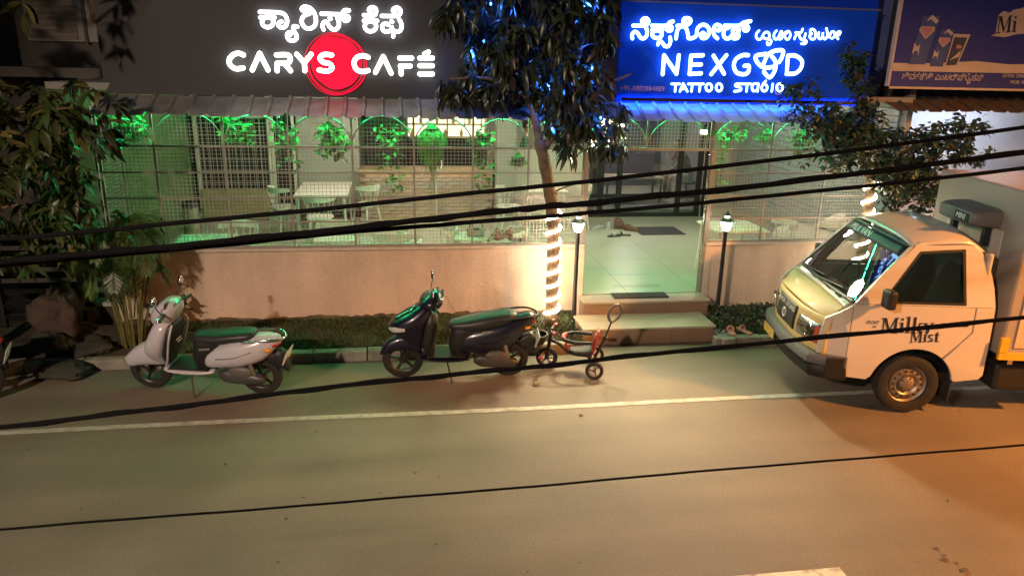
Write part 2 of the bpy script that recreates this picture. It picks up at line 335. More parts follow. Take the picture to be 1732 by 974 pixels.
# ------------------------------------------------------------------ ground, road, kerbs, verge
rnd = random.uniform
soil = mat('soil', (0.055, 0.045, 0.03), 0.95, var=0.4, scale=9, bump=0.6, bscale=40)
asphalt = mat('road_surface', (0.222, 0.188, 0.148), 0.66, var=0.16, scale=0.9, bump=0.35, bscale=210, stain=((0.160, 0.124, 0.090), 0.35, 0.42, 0.72), detail=12)
def grain(m, amount, scale, streak=None, crack=None):
    """fine grit, streaks and hairline cracks over a material's colour"""
    nt = m.node_tree; b = nt.nodes['Principled BSDF']; src = b.inputs['Base Color'].links[0].from_socket
    tc = [n for n in nt.nodes if n.type == 'TEX_COORD'][0]
    def mul(src, fac_socket, lo, hi, tmin):
        mr = nt.nodes.new('ShaderNodeMapRange'); mr.inputs['From Min'].default_value = lo; mr.inputs['From Max'].default_value = hi; mr.inputs['To Min'].default_value = tmin; mr.inputs['To Max'].default_value = 1.0
        nt.links.new(fac_socket, mr.inputs['Value'])
        mx = nt.nodes.new('ShaderNodeMix'); mx.data_type = 'RGBA'; mx.blend_type = 'MULTIPLY'; mx.inputs['Factor'].default_value = 1.0
        nt.links.new(src, mx.inputs['A']); nt.links.new(mr.outputs['Result'], mx.inputs['B']); return mx.outputs['Result']
    n1 = nt.nodes.new('ShaderNodeTexNoise'); n1.inputs['Scale'].default_value = scale; n1.inputs['Detail'].default_value = 4
    nt.links.new(tc.outputs['Object'], n1.inputs['Vector']); src = mul(src, n1.outputs['Fac'], 0.35, 0.6, 1-amount)
    if streak:
        mp = nt.nodes.new('ShaderNodeMapping'); mp.inputs['Scale'].default_value = streak
        n2 = nt.nodes.new('ShaderNodeTexNoise'); n2.inputs['Scale'].default_value = 1.0; n2.inputs['Detail'].default_value = 7
        nt.links.new(tc.outputs['Object'], mp.inputs['Vector']); nt.links.new(mp.outputs['Vector'], n2.inputs['Vector']); src = mul(src, n2.outputs['Fac'], 0.36, 0.60, 0.86)
    if crack:
        v = nt.nodes.new('ShaderNodeTexVoronoi'); v.feature = 'DISTANCE_TO_EDGE'; v.inputs['Scale'].default_value = crack
        nn = nt.nodes.new('ShaderNodeTexNoise'); nn.inputs['Scale'].default_value = 3.0; nn.inputs['Detail'].default_value = 6
        av = nt.nodes.new('ShaderNodeVectorMath'); av.operation = 'MULTIPLY_ADD'; av.inputs[1].default_value = (0.35, 0.35, 0.35)
        nt.links.new(tc.outputs['Object'], nn.inputs['Vector']); nt.links.new(nn.outputs['Color'], av.inputs[0]); nt.links.new(tc.outputs['Object'], av.inputs[2]); nt.links.new(av.outputs[0], v.inputs['Vector'])
        src = mul(src, v.outputs['Distance'], 0.0, 0.007, 0.72)
    nt.links.new(src, b.inputs['Base Color'])
grain(asphalt, 0.20, 55.0, (0.35, 2.2, 1.0))
struct(MB().box(-150, 150, -150, 150, -0.3, -0.03).build('ground', soil))
struct(MB().grid(lambda u, v: (-60+120*u, -18+18.1*v, 0.0), 24, 8).build('road', asphalt))
def paint(nm):
    m = mat(nm, (0.42, 0.40, 0.35), 0.7, var=0.25, scale=14, stain=((0.22, 0.20, 0.165), 4.0, 0.54, 0.70), detail=8); return m
lm = paint('line_paint'); wm = mat('dash_paint', (0.66, 0.63, 0.57), 0.7, var=0.15, scale=14, stain=((0.25, 0.22, 0.18), 6.0, 0.56, 0.70), detail=8)
struct(MB().grid(lambda u, v: (-30+60*u, -2.550+0.085*v+0.012*math.sin(u*70), 0.004), 120, 1).build('road_line', lm))
struct(MB().grid(lambda u, v: (2.20+0.86*u, -5.50+0.26*v, 0.004), 6, 1).build('road_dash', wm))
# soil bed between kerb and wall
for va, vb in ((-9.0, 2.24), (4.02, 9.0)):
    struct(MB().grid(lambda u, v: (va+(vb-va)*u, -0.98+1.0*v, 0.07+0.09*v+0.015*math.sin((va+(vb-va)*u)*3.3+v*9)+0.01*math.sin((va+(vb-va)*u)*11)), 90, 8).build('verge', soil))
kerb = struct(thing('kerb', '', '')); del kerb['label'], kerb['category']
kmat = mat('kerb_concrete', (0.25, 0.23, 0.19), 0.85, var=0.3, scale=7, bump=0.4, bscale=50)
kx = -9.0
while kx < 9.0:
    L = 0.62+rnd(-0.02, 0.02)
    if not (2.05 < kx+L/2 < 3.85):
        dz = rnd(-0.012, 0.008)
        MB().box(kx+0.006, kx+L-0.006, -1.08+rnd(-0.01, 0.01), -0.95, -0.05, 0.125+dz).build('kerb_stone', kmat, kerb, bevel=0.012)
    kx += L
# grass on the verge
def grass(name, x0, x1, y0, y1, n, h, m, zf):
    b = MB()
    for i in range(n):
        x, y = rnd(x0, x1), rnd(y0, y1); a = rnd(0, 6.28); w = rnd(0.003, 0.007); l = rnd(0.4, 1)*h; lean = rnd(0.1, 0.7)*l; z = zf(y)
        dx, dy = math.cos(a), math.sin(a)
        b.add([(x-dy*w, y+dx*w, z), (x+dy*w, y-dx*w, z), (x+dx*lean*0.4+dy*w*0.6, y+dy*lean*0.4-dx*w*0.6, z+l*0.7), (x+dx*lean, y+dy*lean, z+l)], [(0, 1, 2), (0, 2, 3)])
    return stuff(b.build(name, m))
gm = mat('grass_blade', (0.05, 0.085, 0.022), 0.7, var=0.45, scale=3)
zv = lambda y: 0.07+0.09*(y+0.98)
tag(grass('grass', -3.0, 2.25, -0.93, -0.03, 13000, 0.06, gm, zv), 'short green grass growing between the kerb and the cream wall', 'grass')
# ------------------------------------------------------------------ boundary walls
plaster = mat('cream_plaster', (0.62, 0.49, 0.385), 0.88, var=0.10, scale=1.6, bump=0.22, bscale=24, stain=((0.40, 0.31, 0.24), 0.9, 0.52, 0.80))
grain(plaster, 0.08, 30.0, (4.0, 4.0, 0.7))
plain = mat('pale_stone', (0.52, 0.45, 0.37), 0.7, var=0.1, scale=9)
dirt = mat('damp_skirting', (0.12, 0.095, 0.06), 0.95, var=0.5, scale=5, bump=0.5, bscale=30)
def wall(label, x0, x1, pil):
    t = thing('boundary_wall', label, 'wall', ((x0+x1)/2, 0.08, 0)); cx = (x0+x1)/2
    MB().grid(lambda u, v: (x0-cx+(x1-x0)*u, -0.08+0.005*math.sin(u*23+v*3)+0.004*math.sin(u*61), 0.0+1.07*v), 60, 12).build('plaster_face', plaster, t, 180)
    MB().box(x0-cx, x1-cx, -0.06, 0.08, 0.0, 1.07).build('wall_core', plaster, t)
    MB().box(x0-cx, x1-cx, -0.115, 0.10, 1.073, 1.108).build('coping', plain, t, bevel=0.006)
    n = 90; lp = [(x0-cx+(x1-x0)*i/n, 0.195+rnd(-0.012, 0.022)+0.01*math.sin(i*0.4)) for i in range(n+1)]
    MB().poly([[(x0-cx, 0.0)]+lp+[(x1-cx, 0.0)]], lambda a, c, d: (a, -0.094+d, c), 0.03).build('damp_skirting', dirt, t)
    for px in pil: MB().box(px-cx-0.05, px-cx+0.05, -0.10, 0.09, 0.0, 1.07).build('pilaster', plain, t, bevel=0.008)
    return t
wall('long cream plastered garden wall under the cafe mesh screen', -3.45, 2.44, [2.39])
wall('short cream plastered wall between the entrance steps and the milk truck', 4.12, 7.2, [4.18])
# ------------------------------------------------------------------ entrance steps and paved floor
tread = mat('step_stone', (0.38, 0.35, 0.26), 0.45, var=0.10, scale=5, spec=0.5)
riser = mat('step_riser', (0.25, 0.165, 0.11), 0.5, var=0.12, scale=4)
st = thing('entrance_steps', 'two cream stone steps with brown risers leading up to the glass door', 'steps', (3.2, -0.5, 0))
MB().box(-0.93, 0.79, -0.33, 0.20, -0.02, 0.19).build('riser', riser, st)
for i, (a, b_) in enumerate(((-0.93, -0.35), (-0.345, 0.22), (0.225, 0.79))):
    MB().box(a, b_-0.004, -0.338, -0.331, 0.0, 0.188).build('riser_tile', riser, st, bevel=0.002)
MB().box(-0.95, 0.81, -0.36, 0.20, 0.192, 0.222).build('tread', tread, st, bevel=0.006)
MB().box(-0.80, 0.92, 0.20, 0.48, -0.02, 0.365).build('riser', riser, st)
MB().box(-0.82, 0.94, 0.17, 0.50, 0.367, 0.398).build('tread', tread, st, bevel=0.006)
MB().box(0.80, 0.98, -0.62, 0.1, -0.02, 0.13).build('side_curb', kmat, st, bevel=0.02)
# ------------------------------------------------------------------ the building behind the screen
cafe = thing('cafe_building', 'open fronted cafe and studio building with pale walls behind the mesh screen', 'building', (2.0, 3.0, 0))
def cp(b, name, m, **k): return b.build(name, m, cafe, loc=(-2.0, -3.0, 0), **k)
floor_m = mat('polished_floor', (0.38, 0.40, 0.32), 0.34, var=0.06, scale=2, spec=0.6)
wgrey = mat('pale_grey_wall', (0.30, 0.29, 0.27), 0.8, var=0.07, scale=1.5, bump=0.08)
wgreen = mat('side_wall_led_tint', (0.085, 0.15, 0.06), 0.9, var=0.25, scale=3, bump=0.3)  # green light from the LED strip is put into this wall colour
dark = mat('dark_void', (0.012, 0.012, 0.013), 0.8, var=0.2)
wood = mat('brown_wood', (0.20, 0.125, 0.07), 0.5, var=0.25, scale=4)
lightwood = mat('pale_wood', (0.38, 0.27, 0.16), 0.5, var=0.2, scale=4)
cp(MB().box(-3.9, 6.95, 0.17, 5.2, 0.02, 0.35).box(2.46, 4.10, 0.0, 0.168, 0.02, 0.35), 'slab', soil)
for i in range(11):                                      # large floor tiles
    for j in range(6):
        x0 = -3.9+i*1.0; y0 = 0.03+j*0.9
        b = MB().box(x0+0.002, min(x0+0.998, 6.94), max(y0+0.002, 0.15 if not (2.45 < x0+0.5 < 4.1) else y0), y0+0.898, 0.351, 0.40)
        cp(b, 'floor_tile', floor_m)
cp(MB().box(-3.9, 6.95, 5.2, 8.6, 0.02, 0.54), 'raised_floor', floor_m)
cp(MB().box(-3.95, -3.78, 0.15, 5.2, 0.3, 3.0), 'side_wall', wgreen)
cp(MB().box(-3.95, 6.95, 8.5, 8.6, 0.3, 4.6), 'rear_wall', wgrey)
cp(MB().box(6.95, 7.04, 0.2, 8.6, 0.0, 4.6), 'side_wall', wgrey)
cp(MB().box(-3.95, 6.95, 0.12, 8.5, 2.98, 3.06), 'ceiling', wgrey)
cp(MB().box(-3.4, 6.95, 0.35, 0.45, 2.98, 5.2), 'parapet', mat('dark_parapet', (0.05, 0.05, 0.055), 0.7))
# back partition (left half): grey wall panel, grille windows, wardrobe style panelling
cp(MB().box(-1.86, -0.72, 5.2, 5.3, 0.40, 2.98), 'wall_panel', wgrey)
cp(MB().box(-3.78, -1.87, 5.28, 5.34, 0.40, 2.98), 'window_backing', dark)
frame = mat('white_frame', (0.55, 0.52, 0.46), 0.5, var=0.08)
grille = mat('grille_bar', (0.30, 0.28, 0.25), 0.5, var=0.1)
for x in (-3.66, -2.36, -2.30, -1.92): cp(MB().box(x-0.025, x+0.025, 5.17, 5.27, 0.62, 2.97), 'window_frame', frame, bevel=0.004)
cp(MB().box(-3.63, -2.39, 5.19, 5.27, 2.30, 2.36), 'window_frame', frame)
for k in range(11): cp(MB().tube([(-3.55+k*0.115, 5.21, 1.0), (-3.55+k*0.115, 5.21, 2.29)], 0.008, 5), 'window_bar', grille)
for k in range(6): cp(MB().tube([(-3.62, 5.205, 1.1+k*0.22), (-2.4, 5.205, 1.1+k*0.22)], 0.008, 5), 'window_bar', grille)
for k in range(5): cp(MB().tube([(-2.25, 5.205, 0.95+k*0.4), (-1.95, 5.205, 0.95+k*0.4)], 0.008, 5), 'window_bar', grille)
cp(MB().box(-3.64, -2.40, 5.14, 5.26, 0.41, 0.98), 'wooden_panel', lightwood, bevel=0.01)
# bar counter clad with bricks
bk = thing('bar_counter', 'brick clad bar counter lit from under its pale wooden top', 'counter', (0.5, 5.1, 0.4))
MB().box(-1.22, 1.33, 0.0, 0.5, 0.0, 0.93).build('counter_core', wood, bk)
brick_m = [mat('brick_%s' % n, c, 0.85, var=0.15, scale=12, bump=0.3) for n, c in (('rose', (0.36, 0.24, 0.19)), ('tan', (0.40, 0.29, 0.22)), ('grey', (0.36, 0.29, 0.27)))]
bmesh_data = [MB().box(-0.106, 0.106, -0.014, 0.014, -0.031, 0.031).mesh('brick', m) for m in brick_m]
for j in range(12):
    for i in range(12):
        x = -1.22+0.11+i*0.222-(0.11 if j % 2 else 0)
        if x < -1.21 or x > 1.24: continue
        o = bpy.data.objects.new('brick', random.choice(bmesh_data)); COL.objects.link(o); o.parent = bk
        o.location = (x, -0.012+rnd(-0.003, 0.003), 0.075+j*0.070)
MB().box(-1.26, 1.37, -0.10, 0.55, 0.932, 0.972).build('counter_top', lightwood, bk, bevel=0.006)
MB().box(-1.2, 1.3, -0.075, -0.055, 0.915, 0.930).build('under_counter_light', glow('counter_strip', (1.0, 0.62, 0.35), 6.0), bk)
MB().box(-1.22, 1.33, -0.03, -0.002, 0.0, 0.036).build('skirting', lightwood, bk)
# lit back bar shelving
sh = thing('display_shelf', 'brightly lit cream back bar shelf with globe lamps and glasses', 'shelf', (1.0, 7.6, 0.54))
lit = glow('lit_shelf_back', (1.0, 0.88, 0.55), 1.35)
MB().box(-0.75, 0.95, 0.02, 0.06, 1.22, 1.80).build('lit_back_panel', lit, sh)
for z in (1.20, 1.48, 1.80): MB().box(-0.78, 0.98, -0.18, 0.02, z, z+0.03).build('shelf_board', mat('cream_board', (0.6, 0.5, 0.3), 0.5), sh)
for x in (-0.78, 0.1, 0.95): MB().box(x, x+0.03, -0.18, 0.02, 1.20, 1.95).build('shelf_upright', mat('cream_board', (0, 0, 0)), sh)
MB().box(-0.8, 1.0, -0.1, 0.06, 0.0, 1.19).build('base_cabinet', dark, sh)
globe = glow('globe_glow', (1.0, 0.85, 0.5), 3.0)
for x in (-0.55, -0.3, -0.05, 0.28, 0.5, 0.72): MB().ball((x, -0.08, 1.87+0.03*math.sin(x*9)), 0.055).build('globe_lamp', globe, sh, 180)
for k in range(9): MB().lathe([(0.02, 0), (0.035, 0.03), (0.04, 0.11), (0.015, 0.13), (0.015, 0.17)], 10, Matrix.Translation((-0.65+k*0.18, -0.08, 1.51 if k % 2 else 1.23))).build('jar', mat('amber_jar', (0.55, 0.42, 0.2), 0.2), sh, 60)
cp(MB().box(-0.70, 1.80, 8.2, 8.3, 0.54, 2.98), 'kitchen_wall', mat('kitchen_dark', (0.06, 0.06, 0.065), 0.6))
# column and pale wall right of the bar
cp(MB().box(1.89, 2.27, 4.85, 5.2, 0.40, 2.98), 'column', wgrey, bevel=0.008)
cp(MB().box(2.27, 3.72, 5.08, 5.2, 0.40, 1.80), 'half_wall', mat('white_wall', (0.52, 0.47, 0.42), 0.8, var=0.05))
# studio glass front
black = mat('black_metal', (0.012, 0.013, 0.016), 0.4, 0.0, var=0.1)
sf = bpy.data.objects.new('glass_front', None); COL.objects.link(sf); sf.parent = cafe; sf.location = (3.0, 2.2, 0.40)
for x in (-1.26, -0.93, -0.55, 0.72, 1.15, 1.30): MB().box(x-0.05, x+0.05, -0.04, 0.04, 0.0, 2.55).build('door_frame', black, sf, bevel=0.004)
for (a, b_) in ((-1.225, -0.965), (-0.895, -0.585), (-0.515, 0.685), (0.755, 1.115)):
    for z in (0.03, 0.42, 2.45): MB().box(a, b_, -0.035, 0.035, z-0.03, z+0.05).build('door_rail', black, sf)
    MB().box(a, b_, -0.004, 0.004, 0.08, 2.42).build('glass_pane', glass('shop_glass', (0.75, 0.8, 0.88), base=0.05), sf)
cp(MB().box(3.72, 6.35, 8.3, 8.4, 0.4, 2.98), 'studio_wall', mat('studio_blue', (0.06, 0.07, 0.11), 0.7))
cp(MB().box(3.70, 3.76, 5.25, 8.3, 0.4, 2.98), 'studio_side_wall', mat('studio_blue', (0, 0, 0)))
# right side: slatted roller blind wall
cp(MB().box(6.36, 6.95, 5.25, 5.3, 0.40, 2.98), 'pale_wall', wgrey)
for k in range(24): cp(MB().box(6.90, 6.945, 0.3, 5.15, 0.62+k*0.095, 0.62+k*0.095+0.088), 'blind_slat', mat('teal_slat', (0.18, 0.23, 0.24), 0.5), bevel=0.004)
# ceiling lamps of the cafe
def ceil_lamp(label, x, y, power, col, r=0.16):
    t = thing('ceiling_lamp', label, 'ceiling lamp', (x, y, 2.97), group='cafe ceiling lamps')
    MB().lathe([(0.02, 0.0), (r, -0.005), (r, -0.035), (r-0.02, -0.04)], 24).build('lamp_body', frame, t, 40)
    MB().lathe([(r-0.03, -0.043), (0.001, -0.045)], 24, caps=False).build('diffuser', glow('diffuser_'+str(power), col, 6.0), t)
    point_light('lamp_light', (0, 0, -0.12), col, power, r, t)
NEUT = (1.0, 0.83, 0.64)
ceil_lamp('round ceiling lamp above the long white dining table', -1.3, 3.6, 52, NEUT)
ceil_lamp('round ceiling lamp in front of the brick bar counter', 0.6, 3.7, 85, NEUT)
ceil_lamp('round ceiling lamp inside the entrance passage', 3.3, 3.0, 70, NEUT)
ceil_lamp('round ceiling lamp above the tables behind the right screen', 5.4, 2.8, 62, NEUT)
ceil_lamp('round ceiling lamp inside the tattoo studio room', 5.2, 6.8, 110, (1.0, 0.78, 0.6))
ceil_lamp('round ceiling lamp above the service area behind the bar', 3.0, 5.7, 60, NEUT)
# ------------------------------------------------------------------ mesh screens
steel = mat('screen_paint', (0.27, 0.25, 0.225), 0.5, 0.2, var=0.15, scale=8)
wire = mat('screen_wire', (0.38, 0.365, 0.335), 0.5, 0.2, var=0.1)
Z0, ZR, ZT = 1.12, 2.355, 2.86
def bar(b, p, q, r, n=4): b.tube([p, q], r, n)
def mesh_between(b, x0, x1, z0, z1, y, step=0.046, arch=False, r=0.0021):
    n = max(1, round((x1-x0)/step)); c = (x0+x1)/2; rad = (x1-x0)/2
    for i in range(1, n):
        x = x0+(x1-x0)*i/n
        top = z0+math.sqrt(max(0, rad*rad-(x-c)**2))*(z1-z0)/rad if arch else z1
        b.box(x-r, x+r, y-r, y+r, z0, top)
    m = max(1, round((z1-z0)/step))
    for j in range(1, m):
        z = z0+(z1-z0)*j/m
        h = rad*math.sqrt(max(0, 1-((z-z0)/(z1-z0))**2)) if arch else rad
        b.box(c-h, c+h, y+r, y+3*r, z-r, z+r)
def screen(label, xs, z0=Z0, thick=0.016, arches=True, low=True):
    x0, x1 = xs[0], xs[-1]; c = (x0+x1)/2
    t = thing('mesh_screen', label, 'mesh screen', (c, 0.03, 0), group='mesh screens of the cafe front')
    zb = z0 if low else ZR
    for x in xs: MB().box(x-c-thick*0.8, x-c+thick*0.8, -thick*0.8, thick*0.8, zb, ZT).build('post', steel, t, bevel=0.003)
    if low:
        for k in range(5):
            z = z0+(ZR-z0)*k/4; h = 0.014 if k in (0, 4) else 0.008
            MB().box(x0-c, x1-c, -h*0.8, h*0.8, z-h, z+h).build('rail', steel, t)
    else: MB().box(x0-c, x1-c, -0.018, 0.018, ZR-0.018, ZR+0.018).build('rail', steel, t)
    b = MB()
    for a, e in zip(xs[:-1], xs[1:]):
        rad = (e-a)/2; m = (a+e)/2-c
        if low: mesh_between(b, a-c, e-c, z0, ZR, -0.004)
        ht = min(0.40, rad*1.0)
        if arches:
            pts = [(m+rad*math.cos(math.pi*k/20), 0, ZR+ht*math.sin(math.pi*k/20)) for k in range(21)]
            MB().tube(pts, 0.009, 6).build('arch', steel, t, 60)
            mesh_between(b, a-c, e-c, ZR, ZR+ht, -0.004, arch=True)
            q = MB()
            for k in range(1, 7):
                x = m-rad+2*rad*k/7; zz = ZR+ht*math.sqrt(max(0, 1-((x-m)/rad)**2))
                MB().tube([(x, 0.0, zz), (x, 0.0, ZT)], 0.006, 5).build('spindle', steel, t)
    stuff(b.build('wire_mesh', wire, t))
    return t
screen('long arched mesh screen standing on the cream wall of the cafe', [-3.44, -2.83, -2.04, -1.30, -0.545, 0.205, 0.94, 1.65, 2.37])
screen('arched mesh transom above the entrance passage', [2.39, 3.20, 4.07], low=False)
screen('arched mesh screen on the short wall beside the milk truck', [4.09, 4.92, 5.76, 6.5])
# door jamb posts
jm = bpy.data.objects.new('door_frame', None); COL.objects.link(jm); jm.parent = cafe; jm.location = (1.24, -2.97, 0.398)
for x in (-0.83, 0.88): MB().box(x-0.03, x+0.03, -0.045, 0.03, 0.0, 1.94).build('jamb', steel, jm, bevel=0.004)
for x in (0.80,): MB().tube([(x, -0.08, 0.0), (x, -0.08, 1.9)], 0.012, 8).build('slide_rod', mat('chrome', (0.6, 0.6, 0.6), 0.2, 1.0, var=0.0), jm, 60)
# left return of the screen
t = thing('mesh_screen', 'narrow mesh return panel at the corner beside the palm', 'mesh screen', (-3.5, 0.5, 0), group='mesh screens of the cafe front')
for y in (-0.42, 0.4): MB().box(-0.012, 0.012, y-0.012, y+0.012, 0.9, 2.8).build('post', steel, t)
b = MB()
for k in range(18): b.box(-0.002, 0.002, -0.4+k*0.045-0.002, -0.4+k*0.045+0.002, 0.95, 2.75)
for k in range(40): b.box(-0.002, 0.002, -0.42, 0.4, 0.95+k*0.046, 0.954+k*0.046)
stuff(b.build('wire_mesh', wire, t))
# ------------------------------------------------------------------ awnings
def awning(label, x0, x1, y0, z0, y1, z1, m, pitch=0.215, sub=16):
    t = thing('awning', label, 'awning', ((x0+x1)/2, y1, z1)); cx = (x0+x1)/2
    n = round((x1-x0)/pitch)
    vs = []; fs = []; row = []
    prof = []
    for i in range(n):
        a = x0-cx+i*pitch
        prof += [(a, 0), (a+pitch*0.68, 0), (a+pitch*0.76, 0.024), (a+pitch*0.86, 0.024), (a+pitch*0.96, 0)]
    prof.append((x0-cx+n*pitch, 0))
    S_ = 6
    for j in range(S_+1):
        v = j/S_; sag = -0.012*math.sin(math.pi*v)
        for (x, h) in prof: vs.append((x+0.004*math.sin(x*7+j), (y0-y1)*(1-v), (z0-z1)*(1-v)+h+sag+(0.008*math.sin(x*5.1)+0.006*math.sin(x*13))*v))
    w = len(prof)
    for j in range(S_):
        for i in range(w-1): fs.append((j*w+i, j*w+i+1, (j+1)*w+i+1, (j+1)*w+i))
    MB().add(vs, fs).build('roofing_sheet', m, t, solid=0.004)
    for q in range(0, n, 4):
        x = x0-cx+q*pitch+0.3
        MB().tube([(x, 0.02, -0.02), (x, y0-y1, z0-z1-0.06)], 0.012, 6).build('bracket', black, t)
    return t
sheet = mat('grey_sheet_metal', (0.30, 0.30, 0.30), 0.42, 0.4, var=0.22, scale=5, stain=((0.24, 0.17, 0.12), 2.2, 0.55, 0.75))
awning('long grey ribbed sheet metal awning below the cafe sign', -3.35, 2.60, 0.04, 2.93, -0.42, 2.745, sheet)
awning('ribbed sheet metal awning below the tattoo studio sign', 2.64, 5.65, 0.04, 2.93, -0.42, 2.745, sheet)
awning('rusty ribbed sheet metal awning below the milk billboard', 6.55, 10.8, 0.55, 3.17, -0.15, 2.90, mat('rusty_sheet', (0.13, 0.10, 0.075), 0.6, 0.3, var=0.3, scale=4, stain=((0.15, 0.08, 0.04), 2.0, 0.45, 0.7)), pitch=0.24)
# green LED strip tucked under the awning edge
ls = thing('led_strip', 'green LED strip light tucked under the edge of the long awning', 'strip light', (1.1, 0.10, 2.82))
MB().box(-4.4, 4.4, -0.012, 0.012, 0.0, 0.01).build('channel', black, ls)
MB().box(-4.4, 4.4, -0.009, 0.009, -0.008, -0.001).build('led_tape', glow('green_led', (0.02, 1.0, 0.30), GREEN), ls)
# ------------------------------------------------------------------ sign boards
def letters(name, glyphs, w, m, parent, origin, y, d=0.02):
    for g in glyphs:
        b = MB()
        for mode, pts in g:
            P = [Vector((x-origin[0], y, z-origin[2])) for x, z in pts]
            if mode == 'C': b.tube(catmull(P, 3, True), w, 8, closed=True, flat=(0, 1, 0))
            else:
                Q = P if mode == 'L' else catmull(P, 5)
                if mode == 'L':
                    for p, q in zip(P[:-1], P[1:]): b.tube([p, q], w, 8, flat=(0, 1, 0))
                else: b.tube(Q, w, 8, flat=(0, 1, 0))
                for p in (P if mode == 'L' else (P[0], P[-1])): b.ball(p, (w, w*0.35, w), 10, 6)
        b.build(name, m, parent, 60)
cs_o = (-0.7, 0.05, 2.94)
cs = thing('cafe_sign', 'black cafe sign board with glowing white letters and a red disc', 'sign', cs_o)
brd = mat('black_board', (0.026, 0.0285, 0.036), 0.62, var=0.08, scale=1.2)
# sloped left end
P_ = [(-3.30, 2.94), (2.74, 2.94), (2.74, 5.2), (-1.95, 5.2)]
MB().poly([[(x-cs_o[0], z-cs_o[2]) for x, z in P_]], lambda a, b_, t_: (a, t_, b_), 0.06).build('board', brd, cs)
letters('letter', CAFE_KANNADA, 0.0205, glow('letter_white_pink', (1.0, 0.93, 0.92), LETTER), cs, cs_o, -0.075)
letters('letter', CAFE_LATIN, 0.026, glow('letter_white_warm', (1.0, 0.97, 0.84), LETTER), cs, cs_o, -0.085)
red = glow('red_disc_glow', (1.0, 0.012, 0.045), 0.85)
dc = Vector((-0.69+0.7, -0.022, 3.335-2.94))
b = MB(); nn = 64
vs = [(dc.x+0.298*(1+0.02*math.sin(3*a)+0.012*math.sin(7*a+1))*math.cos(a), dc.y, dc.z+0.295*(1+0.02*math.sin(3*a)+0.012*math.sin(7*a+1))*math.sin(a)) for a in [2*math.pi*k/nn for k in range(nn)]]
b.add(vs+[(x, y+0.018, z) for x, y, z in vs], [tuple(range(nn)), tuple(range(2*nn-1, nn-1, -1))]+[(k, (k+1) % nn, nn+(k+1) % nn, nn+k) for k in range(nn)])
b.build('red_disc', red, cs)
for k, (rr, ox, oz, w) in enumerate(((0.318, 0.006, -0.010, 0.005), (0.336, 0.012, -0.014, 0.007), (0.352, -0.006, -0.016, 0.004))):
    pts = [(dc.x+ox+rr*math.cos(a)*(1+0.02*math.sin(2*a+k)), dc.y-0.002, dc.z+oz+rr*math.sin(a)*(1+0.02*math.sin(3*a+k))) for a in [2*math.pi*i/48 for i in range(48)]]
    MB().tube(pts, w, 6, closed=True).build('brush_ring', red, cs, 60)
gs_o = (4.5, 0.05, 2.94)
gs = thing('studio_sign', 'tattoo studio sign board with blue light put into its face and glowing white letters', 'sign', gs_o)
bm_ = mat('board_blue_wash', (0.003, 0.045, 0.38), 0.75, spec=0.12, var=0.10, scale=1.5, emis=(0.002, 0.052, 0.58), estr=BLUE_WASH*0.7)  # blue light falling on the dark board is put into its colour and glow
MB().box(-1.74, 1.68, 0.0, 0.06, 0.0, 1.19).build('board', bm_, gs)
MB().box(-1.76, 1.70, -0.02, 0.06, 1.193, 1.215).build('top_trim', mat('blue_trim', (0.10, 0.12, 0.30), 0.4), gs)
MB().box(-1.74, 1.68, 0.02, 0.06, 1.22, 2.26).build('upper_panel', mat('upper_blue_wash', (0.004, 0.02, 0.15), 0.8, spec=0.12, emis=(0.002, 0.03, 0.4), estr=0.14), gs)  # glow stands in for blue light on the upper panel
lw = glow('letter_white_blue', (0.36, 0.66, 1.0), LETTER)
letters('letter', GOD_KANNADA, 0.0215, lw, gs, gs_o, -0.07)
letters('letter', GOD_KSMALL, 0.0135, lw, gs, gs_o, -0.07)
letters('letter', GOD_LATIN, 0.0235, lw, gs, gs_o, -0.08)
letters('letter', GOD_SMALL, 0.0140, lw, gs, gs_o, -0.07)
pr = mat('dull_print', (0.42, 0.30, 0.55), 0.6, var=0)
text('phone_number', '+91-8882884889', 0.085, pr, gs, facing_front(2.80-4.5, -0.004, 3.085-2.94))
text('account_name', 'nexgod', 0.085, pr, gs, facing_front(5.03-4.5, -0.004, 3.085-2.94))
b = MB()
b.tube(catmull([(4.94-4.5+dx, -0.006, 3.115-2.94+dz) for dx, dz in ((-.035, -.035), (.035, -.035), (.035, .035), (-.035, .035))], 5, True), 0.006, 6, closed=True)
b.tube([(4.94-4.5+0.018*math.cos(a), -0.006, 3.115-2.94+0.018*math.sin(a)) for a in [k*0.5236 for k in range(12)]], 0.005, 6, closed=True); b.ball((4.963-4.5, -0.006, 3.138-2.94), 0.005)
b.build('camera_icon', pr, gs)
bs2 = thing('led_strip', 'added blue LED strip light hidden behind a lip at the foot of the studio sign', 'strip light', (4.5, 0.0, 2.965))
MB().box(-1.70, 1.60, -0.050, -0.044, -0.004, 0.040).box(-1.70, 1.60, -0.044, 0.0, 0.030, 0.036).build('channel', black, bs2)  # strip added to wash the awning blue, lip keeps the tape out of view
MB().box(-1.68, 1.58, -0.036, -0.012, 0.016, 0.026).build('led_tape', glow('added_blue_led', (0.01, 0.11, 1.0), 75.0), bs2)
# end wall between the two boards, blue light put into its colour
ew = thing('shop_wall', 'plain wall with blue light put into its colour between the studio sign and the billboard', 'wall', (6.3, 0.3, 0))
MB().box(-0.10, 0.25, 0, 0.1, 2.2, 5.2).build('wall_face', mat('wall_blue_wash', (0.10, 0.14, 0.36), 0.8, emis=None), ew)
